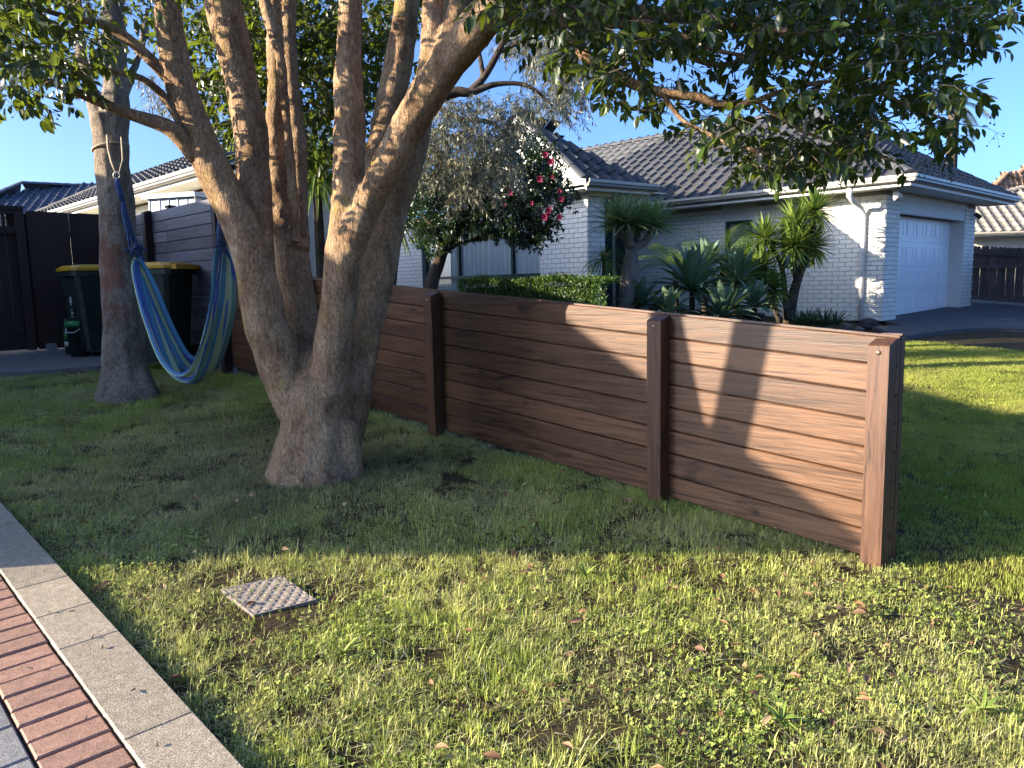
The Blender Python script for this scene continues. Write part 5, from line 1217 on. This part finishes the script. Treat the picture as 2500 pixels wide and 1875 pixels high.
# ================================================================== HAMMOCK
def zpx(x, y): return (200 + .3014 * x, 450 + .3014 * y)
HM = thing('hammock', 'blue and green striped cloth hammock hanging between the trees', 'hammock', gpt(at(440, 960, 6.2)))
def curve(pts, n=60):
    P_ = spline([(*zpx(x, y), d) for x, y, d in pts], 14); P_ = np.array(P_); L = np.concatenate([[0], np.cumsum(np.linalg.norm(np.diff(P_[:, :2], axis=0), axis=1))]); t = np.linspace(0, L[-1], n)
    return np.array([list(at(np.interp(v, L, P_[:, 0]), np.interp(v, L, P_[:, 1]), np.interp(v, L, P_[:, 2]))) for v in t])
DA, DB = 7.0, 5.35
rim1 = curve([(440, 590, DA), (412, 700, 6.9), (465, 950, 6.6), (540, 1180, 6.35), (620, 1370, 6.15), (700, 1480, 6.0), (790, 1528, 5.9), (870, 1480, 5.8), (930, 1370, 5.75), (1000, 1180, 5.65), (1050, 930, 5.55), (1090, 650, 5.45), (1120, 500, DB)])
bel1 = curve([(445, 590, DA), (440, 700, 7.0), (500, 950, 6.8), (580, 1180, 6.6), (660, 1400, 6.4), (740, 1540, 6.2), (840, 1602, 6.0), (930, 1590, 5.9), (1000, 1440, 5.85), (1060, 1200, 5.75), (1110, 930, 5.6), (1120, 650, 5.5), (1125, 500, DB)])
bel2 = curve([(450, 590, DA), (480, 700, 7.05), (560, 950, 6.95), (650, 1180, 6.8), (740, 1380, 6.65), (830, 1540, 6.5), (950, 1590, 6.3), (1050, 1520, 6.15), (1120, 1400, 6.05), (1175, 1200, 5.9), (1210, 980, 5.75), (1190, 680, 5.6), (1135, 500, DB)])
rim2 = curve([(458, 590, DA), (532, 690, 7.05), (612, 850, 7.0), (690, 1040, 6.9), (775, 1220, 6.8), (858, 1358, 6.7), (930, 1400, 6.55), (1030, 1370, 6.35), (1120, 1220, 6.15), (1185, 1050, 5.95), (1222, 820, 5.8), (1205, 640, 5.6), (1140, 500, DB)])
ctl = [rim1, bel1, bel2, rim2]; nw = 72; nsg = len(rim1); VV = np.zeros((nsg, nw, 3)); ts = np.linspace(0, 1, nw)
for i in range(nsg):
    sp_ = np.array(spline([c_[i] for c_ in ctl], 20)); tt = np.linspace(0, 1, len(sp_)); e = i / (nsg - 1); amp = .030 * (1 - .3 * math.sin(math.pi * e))
    for a in range(3): VV[i, :, a] = np.interp(ts, tt, sp_[:, a])
    ph = ts * 2 * np.pi; fold = amp * (np.sin(ph * 6 + 2.0 * e) + .7 * np.sin(ph * 11 + 4 * e + 1) + .4 * np.sin(ph * 17 - 3 * e)) * np.sin(np.pi * np.clip(ts, .02, .98)) ** .3
    VV[i, :, 1] += fold * .8; VV[i, :, 0] += fold * .6
I = np.arange(nsg - 1)[:, None] * nw + np.arange(nw - 1)[None, :]; FF = np.stack([I, I + 1, I + nw + 1, I + nw], -1).reshape(-1, 4)
m, t, b = newmat('hammock_cloth'); a_ = t.nodes.new('ShaderNodeAttribute'); a_.attribute_name = 'rnd'
B1, B2, TL, GR, LG = (.075, .13, .34), (.11, .18, .44), (.09, .24, .35), (.19, .31, .22), (.44, .54, .32)
seq = [B1, TL, LG, B1, B2, GR, TL, B1, LG, LG, B2, TL, GR, B1, TL, LG, B2, B1, TL]
r_ = t.nodes.new('ShaderNodeValToRGB'); r_.color_ramp.interpolation = 'CONSTANT'; el_ = r_.color_ramp.elements
while len(el_) < len(seq): el_.new(.5)
for i, c_ in enumerate(seq): el_[i].position = i / len(seq); el_[i].color = (*c_, 1)
t.links.new(a_.outputs['Fac'], r_.inputs[0]); nz = noisetex(t, coords(t, 'Object'), 150, 3)
t.links.new(mixc(t, 1, r_.outputs[0], ramp(t, nz, [(.3, (.8, .8, .8)), (.7, (1.15, 1.15, 1.15))]), 'MULTIPLY'), b.inputs['Base Color']); b.inputs['Roughness'].default_value = .9; b.inputs['Specular IOR Level'].default_value = .1; bump(t, b, nz, .2, .003)
cl = npobj('cloth', VV.reshape(-1, 3), FF, m, HM, np.tile(ts, nsg), True)
sd_ = cl.modifiers.new('t', 'SOLIDIFY'); sd_.thickness = .004
MAT['cord'] = plain('blue_cord', (.04, .085, .22), (.02, .04, .11), 40, .9, .5, 120)
k = MB()
for i in range(14):   # gathered cords, left
    ph = i / 14 * 2 * math.pi; o0 = Vector((math.cos(ph), math.sin(ph), 0)) * .022; o1 = Vector((math.cos(ph * 2.3), math.sin(ph * 2.3), 0)) * .055
    k.tube([at(*zpx(330, 110), 7.0) + o0 * .4, at(*zpx(345, 230), 7.0) + o0, at(*zpx(385, 380), 7.0) + o0 * 1.2, at(*zpx(420, 500), 7.0) + o1 * .8, at(*zpx(450, 600), 7.0) + o1], .006, 5)
k.build('cords', MAT['cord'], HM, True)['kind'] = 'stuff'
k = MB()
for i in range(9):
    ph = i * 2.4; o0 = Vector((math.cos(ph), math.sin(ph), .3 * math.sin(ph * 3))) * .05; p = at(*zpx(440, 535), 6.97) + o0; k.tube([p, p + Vector((random.uniform(-.06, .06), -.03, random.uniform(-.04, .04))), p + Vector((random.uniform(-.05, .05), .0, random.uniform(-.05, .05)))], [.012, .015, .008], 6)
k.build('knot', MAT['cord'], HM, True)
k = MB()
for i in range(10):
    ph = i / 10 * 2 * math.pi; o0 = Vector((math.cos(ph), math.sin(ph), 0)) * .016; k.tube([at(*zpx(1120, 250), 5.32) + o0 * .6, at(*zpx(1118, 380), 5.34) + o0, at(*zpx(1128, 510), 5.36) + o0 * 1.7], .006, 5)
k.build('cords', MAT['cord'], HM, True)['kind'] = 'stuff'
k = MB(); k.tube([at(285, 436, 7.0), at(288, 455, 7.0), at(293, 470, 7.0), at(299, 490, 7.0)], [.016, .028, .026, .024], 10); k.build('sleeve', MAT['cord'], HM, True)
# rope round the trunk and down to the ring
k = MB(); ce = at(270, 362, LT); rr_ = .158; pts = []
for i in range(25):
    a = 2 * math.pi * i / 24; pts.append(ce + Vector((math.cos(a) * rr_, math.sin(a) * rr_, .035 * math.cos(a + .3))))
k.tube(pts, .011, 6); k.build('tree_rope', MAT['rope'], HM, True)
k = MB(); k.tube([at(262, 330, 7.17), at(264, 362, 7.15), at(272, 395, 7.1), at(284, 425, 7.02)], .010, 6); k.tube([at(296, 335, 7.18), at(300, 390, 7.12), at(292, 420, 7.03)], .008, 6); k.build('rope', MAT['rope'], HM, True)
k = MB(); rc = at(285, 428, 7.0); k.tube([rc + Vector((.03 * math.cos(a * math.pi / 6), 0, .03 * math.sin(a * math.pi / 6))) for a in range(13)], .006, 6); k.build('ring', MAT['galv'], HM, True)

# ================================================================== THINGS ON THE VERGE
lc = [ong(535, 1425), ong(690, 1392), ong(768, 1450), ong(620, 1488)]; cc = sum(lc, Vector()) / 4
uc = thing('utility_cover', 'square ribbed utility cover sunk in the sunlit lawn', 'cover', gpt(cc))
lx = ((lc[1] - lc[0]) + (lc[2] - lc[3])) / 2; ly = ((lc[3] - lc[0]) + (lc[2] - lc[1])) / 2; lx.z = 0; ly.z = 0
def lidp(a, b_, dz): q_ = cc + lx * (a - .5) + ly * (b_ - .5); return Vector((q_.x, q_.y, gz(q_.x, q_.y) + dz - .030))
k = MB(); k.add([lidp(0, 0, -.05), lidp(1, 0, -.05), lidp(1, 1, -.05), lidp(0, 1, -.05), lidp(0, 0, .004), lidp(1, 0, .004), lidp(1, 1, .004), lidp(0, 1, .004)], [(0, 1, 2, 3), (4, 7, 6, 5), (0, 4, 5, 1), (1, 5, 6, 2), (2, 6, 7, 3), (3, 7, 4, 0)]); k.build('plate', MAT['lid'], uc)
def clipd(c_, sgn):
    pts = []
    for a in np.linspace(.03, .97, 60):
        b_ = sgn * a + c_
        if .03 <= b_ <= .97: pts.append((a, b_))
    return (pts[0], pts[-1]) if len(pts) > 1 else None
for i in range(-6, 12):
    for sgn in (1, -1):
        e = clipd(i * .19 + (0 if sgn == 1 else .05), sgn)
        if e:
            a, b_ = lidp(*e[0], .006), lidp(*e[1], .006); dv = (b_ - a).normalized(); sd = dv.cross(Z).normalized() * (.0032 if sgn == 1 else .0018); k = MB(); k.prism([a - sd, a + sd, b_ + sd, b_ - sd], Z * .0025); k.build('rib', MAT['lid_rib'], uc)
for (e0, e1) in (((0, 0), (1, 0)), ((1, 0), (1, 1)), ((1, 1), (0, 1)), ((0, 1), (0, 0))):
    a, b_ = lidp(*e0, -.03), lidp(*e1, -.03); dv = (b_ - a).normalized(); sd = dv.cross(Z).normalized() * .007; k = MB(); k.prism([a, a + sd, b_ + sd, b_], Z * .036); k.build('rim', MAT['lid_rib'], uc)

# ================================================================== GRASS (stuff: patches of blades set out by geometry nodes)
def patch(name, size, nblade, hmin, hmax, wd, lean, nclover=0, clover_r=.008, straw=.08, seed=0, ch=(.012, .04), gaps=0):
    r = np.random.default_rng(seed); n = nblade; c = r.uniform(-size / 2, size / 2, (n, 2)); keep = (np.abs(c[:, 0]) + np.abs(c[:, 1])) < size * .72
    if gaps: keep &= np.array([noise.noise((x * 17, y * 17, seed * 3.7)) for x, y in c]) > -gaps
    c = c[keep]; n = len(c)
    tuft = np.sin(c[:, 0] * 40 + seed) * np.sin(c[:, 1] * 37 + seed * 2); h = r.uniform(hmin, hmax, n) * (1 + .35 * tuft); a = r.uniform(0, 2 * np.pi, n); ln = np.abs(r.normal(0, lean, n)); isst = r.random(n) < straw; ln = np.where(isst, ln + .9, ln)
    dx, dy = np.cos(a), np.sin(a); sx, sy = -dy, dx; w = wd * r.uniform(.6, 1.25, n); zb = -.03
    def ring(t, ww):
        bend = ln * t * t; x = c[:, 0] + dx * h * bend; y = c[:, 1] + dy * h * bend; z = zb + (h + .03) * t * (1 - .32 * np.minimum(ln, 1.6) * t)
        if ww is None: return [np.stack([x, y, z], -1)]
        return [np.stack([x + sx * w * ww, y + sy * w * ww, z], -1), np.stack([x - sx * w * ww, y - sy * w * ww, z], -1)]
    rows = ring(0, .5) + ring(.5, .48) + ring(.8, .32) + ring(1.0, None); VV = np.stack(rows, 1).reshape(-1, 3); b = (np.arange(n) * 7)[:, None, None]
    FF = (np.array([(0, 1, 3), (0, 3, 2), (2, 3, 5), (2, 5, 4), (4, 5, 6)])[None] + b).reshape(-1, 3); rd = np.clip(r.normal(.42, .2, n), 0, .9); rd = np.where(isst, r.uniform(.93, 1, n), rd); rnd = np.repeat(rd, 7); mi = np.zeros(len(FF), np.int32)
    if nclover:
        cc_ = r.uniform(-size / 2, size / 2, (nclover, 2)); th = r.uniform(0, 6.28, nclover); zz = r.uniform(*ch, nclover); v2 = []; f2 = []; r2 = []
        for i in range(nclover):
            rr = clover_r * r.uniform(.6, 1.35); tl = r.normal(0, .35, 2); rv = r.uniform(0, 1)
            for q in range(3):
                a_ = th[i] + q * 2.094; base = len(v2); up = .25
                for (l, sd) in ((0, 0), (.75, .62), (1.25, 0.38), (1.2, -.38), (.75, -.62)):
                    x = cc_[i, 0] + rr * (l * math.cos(a_) - sd * math.sin(a_)); y = cc_[i, 1] + rr * (l * math.sin(a_) + sd * math.cos(a_)); v2.append((x, y, zz[i] + rr * l * up + tl[0] * (x - cc_[i, 0]) + tl[1] * (y - cc_[i, 1]))); r2.append(rv)
                f2 += [(base, base + 1, base + 2), (base, base + 2, base + 3), (base, base + 3, base + 4)]
        off = len(VV); VV = np.concatenate([VV, np.array(v2)]); FF = np.concatenate([FF, np.array(f2) + off]); rnd = np.concatenate([rnd, np.array(r2)]); mi = np.concatenate([mi, np.ones(len(f2), np.int32)])
    return VV, FF, rnd, mi
def patch_object(name, args, mats):
    VV, FF, rnd, mi = patch(name, **args); me = npmesh(name, VV, FF, mats, rnd); me.polygons.foreach_set('material_index', mi[:len(me.polygons)]); me.update(); return bpy.data.objects.new(name, me)
def scatter(name, label, cat, pts, objs, idx, rotz, scl, mat):
    col = bpy.data.collections.new(name + '_patches')
    for i, o in enumerate(objs): o.name = '%s_patch_%02d' % (name, i); col.objects.link(o)
    me = bpy.data.meshes.new(name); n = len(pts); me.vertices.add(n); me.vertices.foreach_set('co', pts.astype(np.float32).ravel())
    a = me.attributes.new('pidx', 'INT', 'POINT'); a.data.foreach_set('value', idx.astype(np.int32))
    rot = np.zeros((n, 3), np.float32); rot[:, 0] = math.atan(.055); rot[:, 1] = math.atan(.03); rot[:, 2] = 0
    a = me.attributes.new('prot', 'FLOAT_VECTOR', 'POINT'); a.data.foreach_set('vector', rot.ravel())
    a = me.attributes.new('pz', 'FLOAT', 'POINT'); a.data.foreach_set('value', rotz.astype(np.float32))
    a = me.attributes.new('pscl', 'FLOAT', 'POINT'); a.data.foreach_set('value', scl.astype(np.float32)); me.update()
    o = bpy.data.objects.new(name, me); link(o); tag(o, label, cat, kind='stuff'); me.materials.append(mat)
    g = bpy.data.node_groups.new(name, 'GeometryNodeTree'); g.interface.new_socket('Geometry', in_out='INPUT', socket_type='NodeSocketGeometry'); g.interface.new_socket('Geometry', in_out='OUTPUT', socket_type='NodeSocketGeometry')
    gi = g.nodes.new('NodeGroupInput'); go = g.nodes.new('NodeGroupOutput'); ip = g.nodes.new('GeometryNodeInstanceOnPoints'); ci = g.nodes.new('GeometryNodeCollectionInfo'); ci.inputs['Collection'].default_value = col; ci.inputs['Separate Children'].default_value = True; ci.inputs['Reset Children'].default_value = True
    def attr(nm, ty):
        k_ = g.nodes.new('GeometryNodeInputNamedAttribute'); k_.data_type = ty; k_.inputs['Name'].default_value = nm
        return [s_ for s_ in k_.outputs if s_.enabled and s_.name == 'Attribute'][0]
    ip.inputs['Pick Instance'].default_value = True
    L_ = g.links.new; L_(gi.outputs[0], ip.inputs['Points']); L_(ci.outputs[0], ip.inputs['Instance']); L_(attr('pidx', 'INT'), ip.inputs['Instance Index']); L_(attr('prot', 'FLOAT_VECTOR'), ip.inputs['Rotation']); L_(attr('pscl', 'FLOAT'), ip.inputs['Scale'])
    ri = g.nodes.new('GeometryNodeRotateInstances'); cx = g.nodes.new('ShaderNodeCombineXYZ'); L_(attr('pz', 'FLOAT'), cx.inputs[2]); L_(cx.outputs[0], ri.inputs['Rotation']); ri.inputs['Local Space'].default_value = True
    L_(ip.outputs[0], ri.inputs['Instances']); L_(ri.outputs[0], go.inputs[0])
    md = o.modifiers.new('scatter', 'NODES'); md.node_group = g; return o
GM = [MAT['grass'], MAT['clover']]
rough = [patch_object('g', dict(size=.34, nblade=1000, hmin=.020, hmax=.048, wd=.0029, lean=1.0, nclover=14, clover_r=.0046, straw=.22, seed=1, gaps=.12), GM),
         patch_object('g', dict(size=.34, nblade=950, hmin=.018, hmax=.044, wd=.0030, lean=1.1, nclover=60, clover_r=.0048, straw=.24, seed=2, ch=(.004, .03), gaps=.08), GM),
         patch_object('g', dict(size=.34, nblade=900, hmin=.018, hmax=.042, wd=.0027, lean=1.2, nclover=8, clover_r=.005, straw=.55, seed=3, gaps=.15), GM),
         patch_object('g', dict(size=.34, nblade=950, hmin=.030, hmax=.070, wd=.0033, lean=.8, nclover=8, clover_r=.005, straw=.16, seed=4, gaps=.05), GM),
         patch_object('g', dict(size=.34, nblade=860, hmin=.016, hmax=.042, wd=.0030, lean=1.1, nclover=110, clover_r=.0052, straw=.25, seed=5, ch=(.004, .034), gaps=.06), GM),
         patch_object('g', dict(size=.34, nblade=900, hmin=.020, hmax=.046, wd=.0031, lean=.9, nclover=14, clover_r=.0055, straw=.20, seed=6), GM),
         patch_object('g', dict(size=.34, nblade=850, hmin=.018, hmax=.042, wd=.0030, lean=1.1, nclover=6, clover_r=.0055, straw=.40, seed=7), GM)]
rng2 = np.random.default_rng(5)
def grid(x0, x1, y0, y1, st):
    xs, ys = np.meshgrid(np.arange(x0, x1, st), np.arange(y0, y1, st)); p = np.stack([xs.ravel(), ys.ravel()], -1); return p + rng2.uniform(-st * .5, st * .5, p.shape)
def vside(p): return (p[:, 0] - FE.x) * V.x + (p[:, 1] - FE.y) * V.y
def uside(p): return (p[:, 0] - FE.x) * U.x + (p[:, 1] - FE.y) * U.y
p = grid(-7.5, 4.2, 1.2, 10.5, .175)
vd = vside(p); ud = uside(p); kd = (p[:, 0] - kerb1.x) * -KN.x + (p[:, 1] - kerb1.y) * -KN.y
edge_n = .10 + .05 * np.sin(p[:, 0] * 9) + .04 * np.sin(p[:, 1] * 13)
ok = (kd > .02 + edge_n * .4) & (((vd < -.05) & (ud > -.2)) | ((ud <= -.2) & (vd < .12 + .25 * np.sin(p[:, 0] * 5)))) & (ud < 9)
pat = np.array([inpoly(q, PATIO) for q in p]); ok &= ~pat
for c_, r_ in ((tb, .30), (l0, .25)): ok &= np.hypot(p[:, 0] - c_.x, p[:, 1] - c_.y) > r_
la = np.array([[lx.x, ly.x], [lx.y, ly.y]]); ab = np.linalg.solve(la, (p - np.array([cc.x, cc.y])).T).T; ok &= ~((np.abs(ab[:, 0]) < .60) & (np.abs(ab[:, 1]) < .60))
p = p[ok]; nv = np.array([noise.noise((x * .9, y * .9, 3)) for x, y in p]); nv2 = np.array([noise.noise((x * 1.7, y * 1.7, 9)) for x, y in p])
idx = np.where(nv > .22, 4, np.where(nv > .0, 1, np.where(nv2 > .25, 3, np.where(nv2 < -.25, 2, 0)))); front = p[:, 1] < 3.6 ; far = p[:, 1] > 3.9
idx = np.where(far & (idx == 4), 0, idx); idx = np.where(rng2.random(len(idx)) < .18, rng2.integers(0, 5, len(idx)), idx)
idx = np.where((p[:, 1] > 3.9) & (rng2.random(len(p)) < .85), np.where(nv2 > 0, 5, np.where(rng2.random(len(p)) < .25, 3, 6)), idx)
bare = np.array([noise.noise((x * 1.3, y * 1.3, 21)) for x, y in p]); kp = (bare < .5) | (rng2.random(len(p)) < .6); p = p[kp]; idx = idx[kp]
# longer tufts at the foot of the fence and round the trunks
ex = []
for s_ in np.arange(-.1, 7.2, .11): q_ = fpos(s_, random.uniform(-.11, -.07)); ex.append((q_.x, q_.y))
for c_, r_ in ((tb, .36), (l0, .30)):
    for a_ in np.arange(0, 6.28, .38): ex.append((c_.x + math.cos(a_) * r_ * random.uniform(.95, 1.25), c_.y + math.sin(a_) * r_ * random.uniform(.95, 1.25)))
for s_ in np.arange(-1.2, 3.5, .16): q_ = kerb1 + KD * s_ - KN * random.uniform(.05, .13); ex.append((q_.x, q_.y))
ex = np.array(ex); p = np.concatenate([p, ex]); idx = np.concatenate([idx, rng2.choice([3, 3, 0], len(ex))])
pts = np.column_stack([p, gzn(p[:, 0], p[:, 1]) - .042])
scl = np.where(p[:, 1] > 4.2, .9, 1.0) * rng2.uniform(.65, 1.25, len(p)); scl[-len(ex):] *= .62
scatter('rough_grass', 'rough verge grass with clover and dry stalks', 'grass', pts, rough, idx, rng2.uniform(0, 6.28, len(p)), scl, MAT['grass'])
# a few taller clumps along fence foot and shadow edge
LM = [MAT['lawn'], MAT['clover']]
mown = [patch_object('m', dict(size=.34, nblade=900, hmin=.016, hmax=.030, wd=.0030, lean=.6, straw=.04, seed=31), LM), patch_object('m', dict(size=.34, nblade=900, hmin=.014, hmax=.026, wd=.0030, lean=.7, straw=.10, seed=32), LM), patch_object('m', dict(size=.34, nblade=850, hmin=.016, hmax=.032, wd=.0032, lean=.6, straw=.03, nclover=10, seed=33), LM)]
p = grid(-1, 14, 1.5, 15.5, .185); vd = vside(p); ud = uside(p)
ok = ((vd > .10) & (ud > -.2) | ((ud <= -.2) & (vd > .0))) & (ud < 3.5) & (p[:, 1] < 15); ok &= ~np.array([inpoly(q, DRIVE) for q in p])
pxs = 1250 + F * p[:, 0] / np.maximum(p[:, 1], .1); ok &= (pxs > 1750) & (pxs < 3100)
bed = (vd > 9.0) & (ud > -.4); ok &= ~bed
p = p[ok]; pts = np.column_stack([p, gzn(p[:, 0], p[:, 1]) - .040])
scatter('mown_lawn', 'finely mown front lawn right of the fence', 'grass', pts, mown, rng2.integers(0, 3, len(p)), rng2.uniform(0, 6.28, len(p)), rng2.uniform(.85, 1.1, len(p)), MAT['lawn'])
# fallen leaves and bits of straw
n = 420; q = rng2.uniform([-3, 1.7], [4.0, 6.5], (n * 4, 2)); vd = vside(q); kd = (q[:, 0] - kerb1.x) * -KN.x + (q[:, 1] - kerb1.y) * -KN.y; wgt = np.where((q[:, 1] < 3.4) & (q[:, 0] > -.3), 1.0, .22)
q = q[(vd < -.1) & (kd > .03) & (rng2.random(len(q)) < wgt)][:n]; n = len(q)
P_ = np.column_stack([q, gzn(q[:, 0], q[:, 1]) + rng2.uniform(-.028, .006, n)]); D_ = rvec(n); D_[:, 2] *= .25; Uv = rvec(n, .45) + np.array([0, 0, 1.0]); VV, FF = leaves(P_, D_, Uv, rng2.uniform(.022, .062, n), leaf_template(.42, .14, -.12))
o = npobj('fallen_leaves', VV, FF, MAT['dead'], None, np.repeat(rng2.random(n), 9), True); tag(o, 'dry brown leaves scattered over the verge', 'leaves', kind='stuff')
k = MB()
for x, y in ((225, 1565), (170, 1500), (330, 1690), (385, 1830), (120, 1500), (250, 1590), (80, 1640), (210, 1765)):
    c = ong(x, y); a = random.uniform(0, 6.3); d = Vector((math.cos(a), math.sin(a), 0)) * random.uniform(.008, .022); k.tube([c + Z * .012, c + d + Z * .016], [.003, .002], 5)
o = k.build('bark_crumbs', MAT['twig']); tag(o, 'small crumbs of bark on kerb and pavers', 'litter', kind='stuff')
for lab, x, y, L, nn in (('broad-leaved plantain weed low in the sunlit grass, lower right', 1905, 1745, .10, 11), ('pale grassy weed tuft left of centre in the sunlit verge', 835, 1585, .09, 9), ('long-bladed weed at the shadow edge above the utility cover', 475, 1310, .13, 8), ('leafy weed at the right edge of the verge', 2400, 1720, .10, 10), ('upright weed near the shadow edge before the fence', 1430, 1395, .08, 10)):
    c = ong(x, y); th = thing('weed', lab, 'weed', c)
    for i in range(nn):
        a = i * 2.4; el = random.uniform(.25, 1.0); d = Vector((math.cos(a) * math.cos(el), math.sin(a) * math.cos(el), math.sin(el))); v_, f_ = blade(c - Z * .02, d, L * random.uniform(.5, 1.1), random.uniform(.010, .022), .7, 5, .3, .8); k = MB(); k.add(v_, f_); ob = k.build('leaf', MAT['clover'], th, True)
        at_ = ob.data.attributes.new('rnd', 'FLOAT', 'POINT'); at_.data.foreach_set('value', [random.uniform(0, .45)] * len(v_))

# ================================================================== OUT OF FRAME TO THE LEFT: what shades the garden
ng = thing('shading_house', 'unseen house block added on the left to shade the garden', 'house', Vector((-10, 4, .4)))
hx0, hx1, hy0, hy1 = -8.7, -10.6, 2.28, 10.4; ez = 2.78  # added unseen house; roof shaped so its shadow edge crosses lawn and fence
k = MB(); k.box(Vector((hx1, hy0, .1)), Vector((hx0 - hx1, 0, 0)), Vector((0, hy1 - hy0, 0)), Z * (ez - .1)); k.build('wall', MAT['cream'], ng)
k = MB(); o4 = .75; xa, xb, ya, yb = hx0 + o4, hx1 - o4, hy0 - o4, hy1 + o4; hr = (xa - xb) / 2; xm = (xa + xb) / 2; zr = ez + hr * .76
k.add([Vector(v) for v in ((xa, ya, ez), (xa, yb, ez), (xb, yb, ez), (xb, ya, ez), (xm, ya + hr, zr), (xm, yb - hr, zr))], [(0, 1, 5, 4), (1, 2, 5), (2, 3, 4, 5), (3, 0, 4), (0, 3, 2, 1)]); k.build('roof', MAT['tile_n'], ng)
stt = thing('street_tree', 'forked street tree on the verge, outside the picture', 'tree', gpt(Vector((-4.3, 3.08, 0)))); mb = MB(); b0 = worldloc(stt)
for pts_, rr in (([b0 - Z * .1, b0 + Z * .5, b0 + Vector((.02, .0, 1.1)), b0 + Vector((.05, .05, 1.55))], [.24, .18, .15, .14]), ([b0 + Vector((.04, .03, 1.3)), b0 + Vector((.02, .14, 1.9)), b0 + Vector((0, .27, 2.5)), b0 + Vector((0, .36, 3.1)), b0 + Vector((0, .5, 3.9))], [.115, .105, .10, .09, .06]), ([b0 + Vector((.04, .03, 1.3)), b0 + Vector((.08, -.10, 1.9)), b0 + Vector((.1, -.20, 2.5)), b0 + Vector((.1, -.28, 3.1)), b0 + Vector((.1, -.4, 3.9))], [.115, .10, .095, .085, .06])): mb.tube(pts_, rr, 12)
mb.build('trunk', MAT['bark'], stt, True)
cr3 = Crown()  # unseen crown, placed and sized to shade the right canopy
for _ in range(1100):
    d = rvec(1)[0]; d /= np.linalg.norm(d); p = np.array([-4.4, 2.55, 4.62]) + d * np.array([1.1, 1.4, .85]) * random.random() ** .4; cr3.twig(p, rvec(1)[0], .3, 12, .085, .4, tube=False)
P_, D_, U_, S_ = cr3.arrays(); VV, FF = leaves(P_, D_, U_, S_, OVAL); o = npobj('crown', VV, FF, MAT['leaf'], stt, np.repeat(rng.random(len(P_)), len(OVAL[0]))); o['kind'] = 'stuff'
